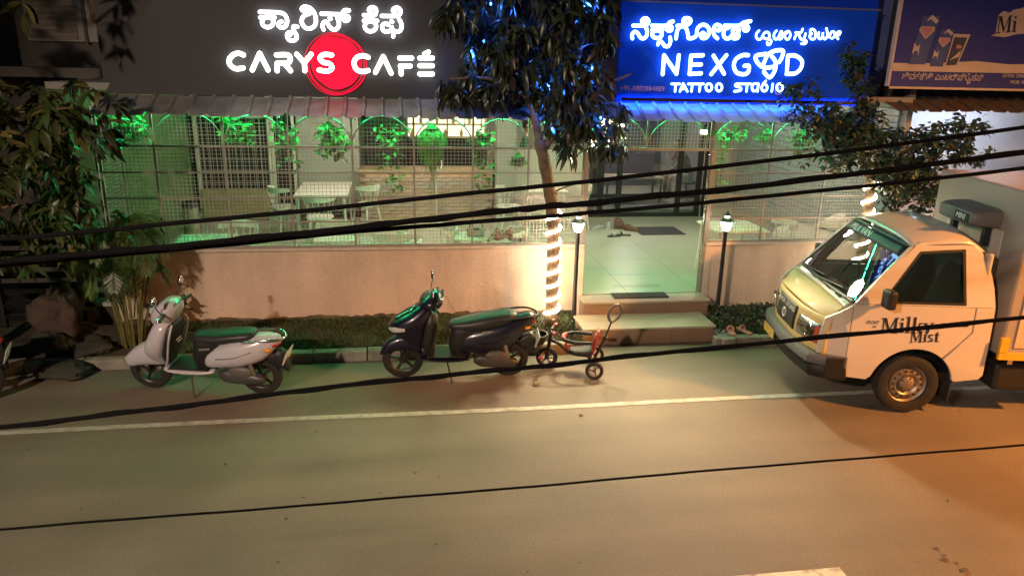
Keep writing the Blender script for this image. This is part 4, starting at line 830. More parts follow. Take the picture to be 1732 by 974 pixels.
for sgn in (-1, 1):
    d = tp(side([door], low, 0.035)(sgn), 'door', white, bevel=0.005)
    tp(side([quarter], low, 0.035)(sgn), 'rear_quarter', white, bevel=0.005)
    tp(side([fender], low, 0.035)(sgn), 'front_wing', white, bevel=0.005)
    tp(side([upper, win], up, 0.04)(sgn), 'door_pillars', white, bevel=0.006)
    gl = side([[(0.52, 1.205), (0.85, 1.71), (1.28, 1.745), (1.34, 1.21)]], lambda a, c: up(a, c)+0.022, 0.005)(sgn)
    tp(gl, 'side_window', glass('truck_side_glass', (0.62, 0.66, 0.68), base=0.06))
    rb = [[(0.515, 1.20), (0.85, 1.715), (1.285, 1.75), (1.345, 1.205)], [(0.545, 1.222), (0.865, 1.69), (1.26, 1.722), (1.318, 1.228)]]
    tp(side(rb, lambda a, c: up(a, c)-0.004, 0.01)(sgn), 'window_seal', blackp)
    y = (lambda v: v) if sgn < 0 else (lambda v: 1.65-v)
    tp(MB().box(1.22, 1.40, min(y(-0.012), y(0.004)), max(y(-0.012), y(0.004)), 0.99, 1.025), 'door_handle', blackp, d, bevel=0.006)
    mi = tp(MB().tube([(0.60, y(0.02), 1.20), (0.50, y(-0.10), 1.24)], 0.016, 8), 'side_mirror', blackp)
    tp(MB().cbox((0.52, y(-0.14), 1.285), (0.09, 0.15, 0.19), (0, 0, R(10 if sgn < 0 else -10))), 'mirror_shell', blackp, mi, bevel=0.03, seg=3)
    # wheel
    w_ = tp(MB().lathe([(0.20, -0.07), (0.265, -0.092), (0.305, -0.075), (0.32, 0), (0.305, 0.075), (0.265, 0.092), (0.20, 0.07), (0.20, -0.07)], 48, RX, caps=False), 'tyre', rubber, smooth=50, loc=(0.95, y(0.12), 0.32))
    s_ = 1 if sgn < 0 else -1
    rim = tp(MB().lathe([(0.205, s_*0.07), (0.20, s_*0.045), (0.175, s_*0.03), (0.165, s_*0.045), (0.12, s_*0.055), (0.085, s_*0.03), (0.075, s_*0.06), (0.05, s_*0.075), (0.001, s_*0.075)], 40, RX, caps=False), 'rim', mat('steel_rim', (0.30, 0.26, 0.21), 0.45, 0.8, var=0.15), w_, smooth=40)
    hm = MB()
    for k in range(14):
        a = 2*math.pi*k/14; hm.lathe([(0.012, s_*0.0535), (0.012, s_*0.0575)], 8, Matrix.Translation((0.142*math.cos(a), 0, 0.142*math.sin(a))) @ RX)
    tp(hm, 'rim_holes', mat('hole_black', (0.004, 0.004, 0.004), 0.9, var=0), w_)
    nm = MB()
    for k in range(5):
        a = 2*math.pi*k/5; nm.lathe([(0.011, s_*0.04), (0.011, s_*0.07)], 6, Matrix.Translation((0.066*math.cos(a), 0, 0.066*math.sin(a))) @ RX)
    tp(nm, 'wheel_nuts', mat('nut_dark', (0.06, 0.05, 0.045), 0.5, 0.6), w_)
    tp(MB().box(1.36, 1.375, min(y(0.03), y(0.25)), max(y(0.03), y(0.25)), 0.14, 0.46), 'mud_flap', rubber)
    tp(MB().grid(lambda u_, v_: (0.95+0.43*math.cos(R(5+170*u_)), y(0.05+0.26*v_), 0.31+0.43*math.sin(R(5+170*u_))), 24, 2), 'wheel_well', blackp, smooth=180)
# nose surfaces
vv = lambda s: 1.65*s
def uf(s, z): return -0.08+0.17*abs(2*s-1)**3.2+0.06*max(0, (z-0.80))/0.2*0.5
tp(MB().grid(lambda s, q: (uf(0.03+0.94*s, 0.60+0.40*q), vv(0.03+0.94*s), 0.60+0.40*q), 28, 8), 'front_panel', yellow, smooth=180, solid=0.02)
def hoodp(s, q):
    s2 = 0.035+0.93*s; z0 = 1.0; u0 = uf(s2, 1.0)
    return (u0+(0.20-u0)*q, vv(s2), z0+(1.115-z0)*math.sin(q*math.pi/2*0.9)/math.sin(math.pi/2*0.9)-0.05*abs(2*s-1)**4*(1-q)+0.018*(1-abs(2*s-1)**2))
tp(MB().grid(hoodp, 28, 10), 'bonnet', yellow, smooth=180, solid=0.015)
def cowl(s, q): return (0.195+0.085*q-0.03*(1-abs(2*s-1)**2)*q, vv(0.03+0.94*s), 1.12+0.045*q+0.018*(1-abs(2*s-1)**2))
cw = tp(MB().grid(cowl, 20, 3), 'cowl_panel', white, smooth=180, solid=0.012)
for v in (0.35, 0.62, 1.05): tp(MB().cbox((0.235, v, 1.170), (0.03, 0.12, 0.012)), 'cowl_vent', blackp, cw)
# windscreen
def ws(s, q, off=0.0):
    a = 0.05+0.90*s; bul = 0.05*(1-abs(2*s-1)**2.2)
    ins = 0.02+0.085*q
    return (0.275-bul+(0.80-0.275)*q+off*-0.8, ins+(1.65-2*ins)*s, 1.17+(1.765-1.17)*q+0.02*(1-abs(2*s-1)**2)*q+off*0.6)
wsc = tp(MB().grid(ws, 20, 10), 'windscreen', glass('windscreen_glass', (0.80, 0.86, 0.86), base=0.05), smooth=180)
def band(name, m, s0, s1, q0, q1, off): return tp(MB().grid(lambda s, q: ws(s0+(s1-s0)*s, q0+(q1-q0)*q, off), 16, 3), name, m, wsc, smooth=180, solid=0.003)
band('screen_seal', blackp, 0, 1, 0.0, 0.05, 0.004); band('screen_seal', blackp, 0, 1, 0.955, 1.0, 0.004)
band('screen_seal', blackp, 0.0, 0.035, 0.05, 0.955, 0.004); band('screen_seal', blackp, 0.965, 1.0, 0.05, 0.955, 0.004)
band('sun_strip', blackp, 0.04, 0.96, 0.80, 0.95, 0.006)
tx = text('strip_lettering', 'MILK VAN', 0.125, mat('strip_white', (0.8, 0.82, 0.82), 0.5, var=0), wsc, Matrix.Identity(4), depth=0.0, sx=1.0)
for v in tx.data.vertices: v.co = ws(0.88-v.co.x/1.5, 0.825+v.co.y/0.80, 0.012)
for v0, v1 in ((0.95, 0.35), (1.45, 0.85)):
    a = Vector(ws(v0/1.65, 0.02, 0.02)); c = Vector(ws(v1/1.65, 0.10, 0.022))
    tp(MB().tube([a, (a+c)/2+Vector((-0.01, 0, 0.01)), c], 0.008, 6), 'wiper', blackp, wsc)
# roof
def roof(s, q):
    u = 0.77+(1.50-0.77)*q; e = abs(2*s-1)
    ins = 0.10+0.03*(1-math.sin(q*math.pi))
    return (u-0.03*(1-e*e)*(1-q), ins+(1.65-2*ins)*s, 1.755+0.10*(1-e**3.5)*(0.45+0.55*math.sin(min(1, q*1.4+0.15)*math.pi/2))+0.05*math.sin(q*math.pi*0.75)-0.10*max(0, q-0.75)/0.25*0.8)
tp(MB().grid(roof, 24, 14), 'roof', white, smooth=180, solid=0.02)
tp(MB().box(1.50, 1.55, 0.06, 1.59, 0.5, 1.72), 'cab_back', white, bevel=0.02)
tp(MB().box(0.25, 1.50, 0.12, 1.53, 0.36, 0.44), 'cab_floor', blackp)
# interior
dash = tp(MB().hull([(0.30, 0.95, 1.12, 0.70, 0.825), (0.45, 0.88, 1.15, 0.74, 0.825), (0.58, 0.85, 1.08, 0.72, 0.825)]), 'dashboard', blackp, smooth=180)
for v in (0.42, 1.20):
    se = tp(MB().hull([(0.80, 0.70, 0.86, 0.22, v), (1.00, 0.70, 0.86, 0.23, v), (1.25, 0.70, 0.84, 0.22, v)]), 'seat', mat('grey_fabric', (0.11, 0.105, 0.10), 0.8), smooth=180)
    tp(MB().vloft([(0.80, 1.18, 1.30, 0.22, v), (1.15, 1.26, 1.38, 0.22, v), (1.40, 1.32, 1.42, 0.17, v), (1.52, 1.36, 1.43, 0.11, v)]), 'seat_back', mat('grey_fabric', (0, 0, 0)), se, smooth=180)
tp(MB().tube([Vector((0.66, 1.18, 1.16))+Matrix.Rotation(R(-62), 3, 'Y') @ Vector((0.17*math.cos(a), 0.17*math.sin(a), 0)) for a in [k*math.pi/12 for k in range(24)]], 0.013, 8, closed=True), 'steering_wheel', blackp, smooth=60)
# grille, lamps, bumper
gr = tp(MB().grid(lambda s, q: (uf(0.36+0.36*s, 0.70+0.26*q)-0.014, vv(0.36+0.36*s), 0.69+0.26*q), 12, 6), 'grille', blackp, smooth=180, solid=0.02)
Mg = lambda v, z: Matrix.Translation((uf(v/1.65, z)-0.03, v, z)) @ Matrix.Rotation(R(-90), 4, 'Z') @ Matrix.Rotation(R(90), 4, 'X')
for wd, st_ in (('ASHOK', 1.17), ('LEYLAND', 0.90)):
    tx = text('grille_lettering', wd, 0.075, mat('silver_letter', (0.75, 0.75, 0.72), 0.4, 0.0, var=0), gr, Matrix.Identity(4), depth=0.0, sx=0.92)
    for v in tx.data.vertices:
        vy = st_-v.co.x; zz = 0.875+v.co.y; v.co = (uf(vy/1.65, zz)-0.032, vy, zz)
tp(MB().tube([(uf(0.5, 0.8)-0.03, 0.89+0.045*math.cos(a), 0.79+0.05*math.sin(a)) for a in [k*0.5236 for k in range(12)]], 0.009, 6, closed=True), 'emblem', MATS['silver_letter'], gr, smooth=60)
for k in range(3): tp(MB().grid(lambda s, q: (uf(0.38+0.32*s, 0.75)-0.022, vv(0.38+0.32*s), 0.715+0.03*k+0.008*q), 8, 1), 'grille_slat', mat('slat_grey', (0.05, 0.05, 0.05), 0.4), gr, solid=0.008)
for s0, s1 in ((0.07, 0.31), (0.77, 0.93)):
    hl = tp(MB().grid(lambda s, q: (uf(s0+(s1-s0)*s, 0.72+0.20*q)-0.012, vv(s0+(s1-s0)*s), 0.70+0.20*q), 8, 4), 'headlight', chrome, smooth=180, solid=0.015)
    tp(MB().grid(lambda s, q: (uf(s0+(s1-s0)*s, 0.72+0.20*q)-0.03, vv(s0+(s1-s0)*s), 0.705+0.19*q), 8, 4), 'lamp_lens', glass('lens_glass', (0.9, 0.88, 0.85), base=0.12), hl, smooth=180)
    e0 = s0 if s0 < 0.5 else s1-0.035
    tp(MB().grid(lambda s, q: (uf(e0+0.035*s, 0.72+0.20*q)-0.034, vv(e0+0.035*s), 0.705+0.18*q), 4, 4), 'indicator_lens', mat('amber_red_lens', (0.45, 0.08, 0.04), 0.15, var=0), hl, smooth=180)
    c0 = (s0+s1)/2+0.03
    for dv in (-0.055, 0.05): tp(MB().lathe([(0.055, 0), (0.045, 0.012), (0.001, 0.02)], 16, Matrix.Translation((uf(c0, 0.8)-0.022, vv(c0)+dv, 0.80)) @ Matrix.Rotation(R(90), 4, 'Y'), caps=False), 'reflector', mat('reflector', (0.8, 0.8, 0.78), 0.08, 1.0, var=0), hl, smooth=60)
bp_ = []
for s in [i/30 for i in range(31)]:
    e = abs(2*s-1)
    bp_.append((-0.15+0.10*e**2+0.22*max(0, (e-0.86)/0.14)**1.6, vv(s)+(-0.015 if s < 0.5 else 0.015)*e, 0))
def bump_ring(zl):
    return [[(p[0]+d, p[1], z) for d, z in zl] for p in bp_]
tp(MB().ring(bump_ring([(0.02, 0.37), (-0.01, 0.40), (-0.015, 0.49), (0.01, 0.505), (0.10, 0.505), (0.12, 0.37)])), 'bumper_lower', mat('bumper_black', (0.006, 0.006, 0.007), 0.6, var=0.1), smooth=40)
tp(MB().ring(bump_ring([(0.0, 0.508), (-0.025, 0.52), (-0.025, 0.58), (0.0, 0.615), (0.10, 0.62), (0.10, 0.508)])), 'bumper', grey_b, smooth=40)
for s_ in (0, 1):
    v = -0.012 if s_ == 0 else 1.662
    tp(MB().box(0.06, 0.25, v-0.01, v+0.01, 0.385, 0.61), 'bumper_end', mat('bumper_black', (0.006, 0.006, 0.007), 0.6, var=0.1), bevel=0.02)
tp(MB().cbox((-0.19, 1.08, 0.50), (0.008, 0.36, 0.10)), 'number_plate', mat('yellow_plate', (0.55, 0.33, 0.08), 0.5, var=0.3, scale=25), bevel=0.003)
# door lettering
ink = mat('door_ink', (0.02, 0.015, 0.02), 0.5, var=0)
Ms = lambda u, z: Matrix.Translation((u, -0.003, z)) @ Matrix.Rotation(R(90), 4, 'X')
serif('door_letter', 'Milky', 0.165, ink, tk, Ms(0.555, 0.885) @ Matrix.Rotation(R(3), 4, 'Z'), 0.03)
serif('door_letter', 'Mist', 0.12, ink, tk, Ms(0.86, 0.80) @ Matrix.Rotation(R(4), 4, 'Z'), 0.02)
text('model_lettering', 'DOST', 0.048, mat('grey_print', (0.12, 0.10, 0.09), 0.5, var=0), tk, Ms(0.40, 0.985), shear=0.3)
text('model_lettering', 'LS', 0.035, MATS['grey_print'], tk, Ms(0.47, 0.945), shear=0.3)
text('model_lettering', '®', 0.05, MATS['grey_print'], tk, Ms(1.14, 0.985))
# chassis, refrigerated box, chiller
tp(MB().box(0.4, 4.2, 0.45, 0.55, 0.42, 0.52).box(0.4, 4.2, 1.10, 1.20, 0.42, 0.52), 'chassis', blackp)
tp(MB().box(1.78, 2.45, 0.02, 0.45, 0.30, 0.60), 'fuel_tank', blackp, bevel=0.05, seg=3)
tp(MB().cbox((1.90, 0.03, 0.62), (0.05, 0.02, 0.05)), 'tank_bracket', chrome)
bx = tp(MB().box(1.74, 4.35, -0.04, 1.69, 0.70, 2.33), 'cargo_box', box_m, bevel=0.02)
tp(MB().box(1.86, 4.33, -0.052, -0.041, 0.80, 2.25), 'side_panel', mat('box_side_print', (0.62, 0.42, 0.28), 0.5, var=0.3, scale=2.5), bx)
tp(MB().box(1.93, 4.33, -0.058, -0.053, 1.22, 1.72), 'red_band', mat('box_red', (0.45, 0.03, 0.02), 0.45, var=0.1), bx)
yt = mat('yellow_trim', (0.72, 0.42, 0.03), 0.4, var=0.05)
tp(MB().box(1.72, 4.36, -0.066, -0.03, 0.675, 0.745), 'corner_trim', yt, bx); tp(MB().box(1.72, 1.80, -0.065, -0.03, 0.75, 0.90), 'corner_trim', yt, bx)
tp(MB().box(1.72, 4.36, -0.066, 0.0, 2.30, 2.345), 'top_trim', alloy, bx)
tp(MB().box(1.725, 1.738, 0.30, 1.35, 0.95, 1.90), 'front_panel', white, bx, bevel=0.01)
ch = tp(MB().hull([(1.46, 1.94, 2.04, 0.31, 0.74), (1.475, 1.92, 2.06, 0.34, 0.74), (1.56, 1.90, 2.09, 0.36, 0.74), (1.735, 1.90, 2.10, 0.37, 0.74)], e=6), 'chiller_unit', mat('chiller_grey', (0.15, 0.145, 0.14), 0.5, var=0.08), smooth=50)
tp(MB().cbox((1.458, 0.60, 1.99), (0.012, 0.27, 0.09), (0, 0, 0)), 'chiller_plate', blackp, ch, bevel=0.01)
text('chiller_lettering', 'MINI', 0.085, MATS['strip_white'], ch, Matrix.Translation((1.449, 0.70, 1.963)) @ Matrix.Rotation(R(-90), 4, 'Z') @ Matrix.Rotation(R(90), 4, 'X'), shear=0.2)
for v in (0.42, 1.02): tp(MB().box(1.62, 1.68, v, v+0.06, 1.72, 1.94), 'chiller_duct', blackp, ch)
rear = wheel(tk, (3.30, 0.12, 0.32), 0.32, 0.185, 8)
rear2 = wheel(tk, (3.30, 1.53, 0.32), 0.32, 0.185, 8)
# ------------------------------------------------------------------ foliage
def leaf_pts(L, w, droop, fold=0.35, n=4):
    vs = []; fs = []
    for i in range(n+1):
        t = i/n; ww = w*math.sin(math.pi*min(1, t*0.92+0.06))**0.8
        x = L*t; z = -droop*L*t*t
        vs += [(x, -ww, z+fold*ww), (x, 0, z), (x, ww, z+fold*ww)]
    for i in range(n):
        a = i*3; fs += [(a, a+3, a+4, a+1), (a+1, a+4, a+5, a+2)]
    return vs, fs
def leafmat(name, col, rough=0.4, var=0.4):
    m = mat(name, col, rough, var=var, scale=2.5, spec=0.4); return m
def frame_for(d, up=(0, 0, 1), roll=0.0):
    x = Vector(d).normalized(); y = Vector(up).cross(x)
    if y.length < 1e-3: y = Vector((0, 1, 0))
    y.normalize(); z = x.cross(y)
    return Matrix((x, y, z)).transposed() @ Matrix.Rotation(roll, 3, 'X')
def leaf_dir(tilt): 
    a = rnd(0, 2*math.pi); return Vector((math.cos(a)*math.cos(tilt), math.sin(a)*math.cos(tilt), math.sin(tilt)))
def crown(tree, tips, m_list, size, per, droop, wid, tilt, n_single, keep=None, light=None):
    """leaf whorls at branch tips: the n_single leaves nearest the street are objects, the rest one mesh"""
    leaves = []
    for tip in tips:
        for k in range(random.randint(per[0], per[1])):
            d = leaf_dir(rnd(*tilt)); p = Vector(tip)+Vector((rnd(-.05, .05), rnd(-.05, .05), rnd(-.06, .04)))
            if keep and not keep(p+d*size*0.5): continue
            leaves.append((p, d, rnd(-0.9, 0.9), size*rnd(0.65, 1.15)))
    leaves.sort(key=lambda q: q[0].y-0.0)
    protos = []
    for i in range(5):
        v, f = leaf_pts(1.0, wid*rnd(0.85, 1.15), droop*rnd(0.5, 1.5))
        protos.append((MB().add(v, f).mesh('leaf', m_list[i % len(m_list)], 180), v, f))
    base = tree.location
    for q in leaves[:n_single]:
        me, v, f = random.choice(protos)
        o = bpy.data.objects.new('leaf', me); COL.objects.link(o); o.parent = tree
        o.matrix_local = Matrix.Translation(q[0]-base) @ (frame_for(q[1], roll=q[2]).to_4x4()) @ Matrix.Scale(q[3], 4)
    bs = [MB() for _ in m_list]
    for q in leaves[n_single:]:
        i = random.randrange(5); me, v, f = protos[i]; F = frame_for(q[1], roll=q[2])
        bs[i % len(m_list)].add([q[0]-base+F @ (Vector(a)*q[3]) for a in v], f)
    for b, m in zip(bs, m_list):
        if b.v: stuff(b.build('crown', m, tree, 180))
bark = mat('bark', (0.15, 0.10, 0.06), 0.9, var=0.35, scale=14, bump=0.7, bscale=35)
mango = [leafmat('mango_leaf_dark', (0.020, 0.032, 0.018), 0.33), leafmat('mango_leaf', (0.028, 0.042, 0.022), 0.33), leafmat('mango_leaf_brown', (0.042, 0.034, 0.025), 0.36)]
def branchy(tree, segs):
    base = tree.location
    for i, (pts, rs) in enumerate(segs):
        P = catmull([Vector(p)-base for p in pts], 5); n = len(P)
        rr = [rs[0]+(rs[1]-rs[0])*k/(n-1) for k in range(n)]
        rr = [r*(1+0.06*math.sin(k*1.7)) for k, r in enumerate(rr)]
        MB().tube(P, rr, 10).build('trunk' if i == 0 else 'branch', bark, tree, 180)
# central street tree
ct = thing('street_tree', 'dark drooping mango tree growing before the signs, fairy lights round its trunk', 'tree', (1.95, -0.36, 0.1))
branchy(ct, [([(1.95, -0.36, 0.0), (1.94, -0.36, 0.7), (1.93, -0.36, 1.3), (1.87, -0.38, 1.8), (1.77, -0.40, 2.25), (1.70, -0.40, 2.5)], (0.085, 0.075)),
             ([(1.72, -0.4, 2.4), (1.62, -0.42, 2.8), (1.45, -0.5, 3.3), (1.2, -0.5, 3.9), (1.0, -0.5, 4.5)], (0.055, 0.02)),
             ([(1.74, -0.4, 2.4), (1.92, -0.42, 2.65), (2.0, -0.5, 3.1), (2.15, -0.5, 3.7), (2.2, -0.4, 4.5)], (0.055, 0.02)),
             ([(1.98, -0.45, 2.9), (2.3, -0.6, 3.1), (2.7, -0.7, 3.3)], (0.03, 0.01)),
             ([(1.55, -0.45, 3.0), (1.1, -0.6, 3.2), (0.6, -0.7, 3.2)], (0.03, 0.01)),
             ([(1.87, -0.39, 1.85), (2.0, -0.45, 1.93), (2.2, -0.5, 2.0)], (0.014, 0.008)),
             ([(2.0, -0.45, 2.75), (2.25, -0.55, 2.75), (2.5, -0.6, 2.55)], (0.025, 0.008))])
tips = []
while len(tips) < 330:
    p = Vector((rnd(0.25, 2.9), rnd(-1.1, 0.0), rnd(2.75, 4.9)))
    q = Vector(((p.x-1.55)/1.30, (p.y+0.45)/0.7, (p.z-3.7)/1.15))
    if 0.1 < q.length < 1.0 and p.x > (0.80 if 3.05 < p.z < 3.8 else 0.5) and (p.x > 1.75 or p.z > 3.02) and p.x < 2.42+max(0, (p.z-3.8)*0.7)+max(0, (3.15-p.z)*0.3): tips.append(p)
tips += [(2.25+rnd(-.3, .4), -0.6+rnd(-.2, .2), rnd(2.4, 2.95)) for _ in range(34)]+[(0.72+rnd(-.2, .3), -0.6+rnd(-.2, .2), rnd(3.02, 3.2)) for _ in range(14)]+[(2.0+rnd(-.2, .35), -0.55+rnd(-.2, .2), rnd(2.65, 3.0)) for _ in range(16)]
crown(ct, tips, mango, 0.20, (8, 12), 0.5, 0.13, (-1.25, 0.1), 295)
# left street tree with broad leaves
lt = thing('street_tree', 'broad leaved green tree leaning in over the dark gate', 'tree', (-4.75, -0.9, 0.0))
broad = [leafmat('broad_leaf', (0.036, 0.064, 0.014)), leafmat('broad_leaf_olive', (0.046, 0.055, 0.014)), leafmat('broad_leaf_yellow', (0.12, 0.10, 0.025))]
branchy(lt, [([(-4.75, -0.9, 0.0), (-4.7, -0.9, 1.0), (-4.65, -0.95, 2.2), (-4.5, -0.95, 3.4), (-4.4, -0.9, 4.8)], (0.11, 0.06)),
             ([(-4.65, -0.95, 2.0), (-4.2, -1.1, 2.5), (-3.7, -1.15, 2.8), (-3.2, -1.1, 2.85)], (0.04, 0.012)),
             ([(-4.68, -0.95, 1.5), (-4.2, -1.2, 1.8), (-3.8, -1.25, 1.9)], (0.03, 0.01)),
             ([(-4.5, -0.95, 3.2), (-4.0, -1.0, 3.8), (-3.5, -1.0, 4.2)], (0.035, 0.012))])
lt_t = []
while len(lt_t) < 300:
    p = Vector((rnd(-5.6, -2.9), rnd(-1.7, -0.5), rnd(1.25, 3.1)))
    lim = -3.35 if p.z < 1.6 else (-3.25 if p.z < 2.4 else -2.9)
    lim -= max(0, (1.45-p.z)*0.9)
    if p.x < lim: lt_t.append(p)
lt_t += [Vector((rnd(-5.3, -3.35), rnd(-1.4, -0.6), rnd(3.75, 4.8))) for _ in range(40)]
crown(lt, lt_t, [broad[0], broad[1], broad[0], broad[1], broad[2]], 0.20, (7, 11), 0.4, 0.17, (-1.1, 0.15), 290)
# small leaved tree behind the truck
rt = thing('street_tree', 'small leaved street tree standing behind the milk truck, fairy lights round its trunk', 'tree', (6.20, -0.40, 0.1))
small = [leafmat('small_leaf', (0.026, 0.062, 0.045)), leafmat('small_leaf_pale', (0.042, 0.088, 0.06)), leafmat('small_leaf_brown', (0.045, 0.042, 0.028))]
branchy(rt, [([(6.20, -0.40, 0.0), (6.20, -0.40, 0.9), (6.18, -0.40, 1.8), (6.14, -0.42, 2.3)], (0.075, 0.06)),
             ([(6.15, -0.42, 2.2), (5.95, -0.5, 2.6), (5.7, -0.55, 3.1), (5.5, -0.6, 3.6)], (0.035, 0.008)),
             ([(6.17, -0.42, 2.1), (6.5, -0.5, 2.4), (6.95, -0.55, 2.6), (7.3, -0.55, 2.65)], (0.035, 0.008)),
             ([(6.15, -0.42, 2.2), (5.6, -0.6, 2.7), (5.1, -0.65, 2.95)], (0.03, 0.006)),
             ([(6.2, -0.42, 2.0), (6.6, -0.65, 2.0), (7.0, -0.7, 1.9)], (0.025, 0.006))])
rtt = []
def along(a, b_, n, sp):
    for _ in range(n):
        u = rnd(0.1, 1); rtt.append(Vector(a).lerp(Vector(b_), u)+Vector((rnd(-sp, sp), rnd(-sp, sp), rnd(-sp, sp))))
along((6.0, -0.5, 2.5), (5.47, -0.6, 3.68), 90, 0.13); along((6.1, -0.5, 2.4), (4.75, -0.65, 3.05), 150, 0.22); along((6.1, -0.45, 2.4), (5.4, -0.65, 2.5), 120, 0.28)
along((6.2, -0.5, 2.35), (7.35, -0.6, 2.6), 190, 0.27); along((6.3, -0.5, 2.2), (7.05, -0.7, 1.85), 130, 0.24); along((6.2, -0.5, 2.3), (6.55, -0.7, 1.75), 90, 0.2)
crown(rt, rtt, small, 0.098, (5, 9), 0.25, 0.26, (-0.9, 0.7), 280)
# ------------------------------------------------------------------ rope lights wound round the trunks
def spiral(label, axis, z0, z1, turns, col, r0=0.098):
    t = thing('rope_light', label, 'rope light', (axis(z0)[0], axis(z0)[1], z0), group='rope lights on tree trunks')
    base = t.location; pts = []
    N = int(turns*18)
    for k in range(N+1):
        u = k/N; z = z0+(z1-z0)*u; a = 2*math.pi*turns*u+1.0; c = axis(z); r = r0-0.012*u
        pts.append(Vector((c[0]+r*math.cos(a), c[1]+r*math.sin(a), z))-base)
    MB().tube(pts, 0.0165, 6).build('light_tube', glow('rope_glow', (1.0, 0.78, 0.52), 36.0), t, 60)
    for z in (z0, z1):
        c = axis(z); MB().cbox(Vector((c[0], c[1]-r0, z))-base, (0.03, 0.012, 0.02)).build('clip', frame, t)
spiral('warm white rope light spiralling up the mango tree trunk', lambda z: (1.955-0.02*z, -0.36), 0.22, 1.72, 8.5, None)
spiral('warm white rope light spiralling up the trunk behind the truck', lambda z: (6.20-0.012*z, -0.40), 0.3, 2.05, 9, None, 0.088)
# blue fairy bulbs; those away from the fork added for blue leaf edges
for lab, loc, pw in (('blue fairy bulb hanging deep in the mango leaves above the fork', (1.66, -0.60, 3.08), 150), ('pale blue fairy bulb hanging at the fork of the mango branches', (1.80, -0.66, 2.66), 12),
                     ('added blue fairy bulb hanging beside the accented letter of the cafe sign', (0.86, -0.62, 3.45), 55), ('added blue fairy bulb high in the mango crown over the cafe board', (1.05, -0.7, 4.0), 55),
                     ('added blue fairy bulb on the mango branch next to the studio lettering', (2.25, -0.62, 3.35), 70), ('added blue fairy bulb low in the mango leaves over the entrance', (2.35, -0.75, 2.80), 40),
                     ('added blue fairy bulb at the top of the mango branch by the studio board', (2.1, -0.7, 4.0), 60)):
    t = thing('fairy_bulb', lab, 'fairy light', loc, group='blue fairy bulbs in the mango tree')
    MB().ball((0, 0, 0), (0.012, 0.012, 0.018)).build('bulb', glow('blue_bulb', (0.10, 0.35, 1.0), 5), t, 180)
    MB().tube([(0, 0, 0.02), (0.01, 0, 0.14)], 0.003, 5).build('cord', blackp, t)
    point_light('bulb_light', (0, 0, 0), (0.03, 0.16, 1.0), pw*0.28, 0.02, t)
# ------------------------------------------------------------------ areca palm
pm = thing('areca_palm', 'clumping areca palm with yellow stems beside the grey white scooter', 'palm', (-3.12, -0.62, 0.08))
stem_m = mat('palm_stem', (0.13, 0.12, 0.03), 0.6, var=0.3, scale=9)
frond_m = [leafmat('palm_frond', (0.085, 0.135, 0.03)), leafmat('palm_frond_dark', (0.05, 0.09, 0.025))]
for k in range(9):
    a = k*0.7+0.3; r = rnd(0.03, 0.12); h = rnd(0.5, 0.9)
    MB().tube(catmull([(r*math.cos(a), r*math.sin(a), -0.05), (r*1.5*math.cos(a), r*1.5*math.sin(a), h*0.5), (r*2.4*math.cos(a), r*2.4*math.sin(a), h)], 4), [0.016]*8+[0.010], 8).build('stem', stem_m, pm, 180)
for k in range(26):
    a = k*2.399+0.5; r0 = rnd(0.05, 0.18); h0 = rnd(0.35, 0.8); L = rnd(0.22, 0.55); up_ = rnd(0.55, 1.15)
    d = Vector((math.cos(a), math.sin(a)*0.8, 0)); p0 = d*r0+Vector((0, 0, h0))
    rach = catmull([p0, p0+d*L*0.35+Vector((0, 0, up_*0.62)), p0+d*L*0.75+Vector((0, 0, up_*0.75)), p0+d*L*1.1+Vector((0, 0, up_*0.45))], 8)
    b = MB().tube(rach, [0.008]*(len(rach)-1)+[0.002], 5)
    for i in range(4, len(rach)):
        t_ = (rach[min(i+1, len(rach)-1)]-rach[i-1]).normalized(); s_ = t_.cross(Vector((0, 0, 1)))
        s_ = s_.normalized() if s_.length > 1e-3 else Vector((1, 0, 0))
        ll = 0.26*math.sin(math.pi*(i/len(rach))*0.85+0.3)
        for sg in (-1, 1):
            for o_ in (0.0, 0.33, 0.66):
                q0 = rach[i-1].lerp(rach[i], o_); dr = (s_*sg*0.8+t_*0.7+Vector((0, 0, rnd(-0.1, 0.25)))).normalized(); q1 = q0+dr*ll*0.6; q2 = q0+dr*ll+Vector((0, 0, -ll*0.35)); w = t_*0.0065
                b.add([q0-w*0.4, q0+w*0.4, q1+w, q1-w, q2], [(0, 1, 2, 3), (3, 2, 4)])
    b.build('frond', frond_m[k % 2], pm)
# low plant next to the palm
def bush(name, label, cat, loc, m_list, n, size, rad, single=60, tilt=(-0.2, 1.2), wid=0.3, group=None):
    t = thing(name, label, cat, loc, group=group)
    tp_ = [Vector(loc)+Vector((rnd(-rad[0], rad[0]), rnd(-rad[1], rad[1]), rnd(0, rad[2]))) for _ in range(n)]
    MB().tube([(0, 0, -0.02), (0, 0, rad[2])], 0.01, 6).build('stem', stem_m, t)
    crown(t, tp_, m_list, size, (4, 7), 0.35, wid, tilt, single); return t
bush('leafy_plant', 'dark leafy plant at the foot of the wall behind the grey white scooter', 'plant', (-2.72, -0.35, 0.12), [leafmat('deep_leaf', (0.03, 0.055, 0.02))], 12, 0.16, (0.14, 0.1, 0.38), 50)
bush('low_shrub', 'dense dark green shrub on the verge between lamp post and truck', 'shrub', (4.62, -0.50, 0.10), [leafmat('shrub_leaf', (0.028, 0.045, 0.018)), leafmat('deep_leaf', (0, 0, 0))], 170, 0.05, (0.50, 0.32, 0.20), 0)
tag(grass('grass', 4.0, 6.6, -0.95, -0.03, 4000, 0.10, gm, zv), 'dark grass tufts along the kerb in front of the short wall', 'grass')
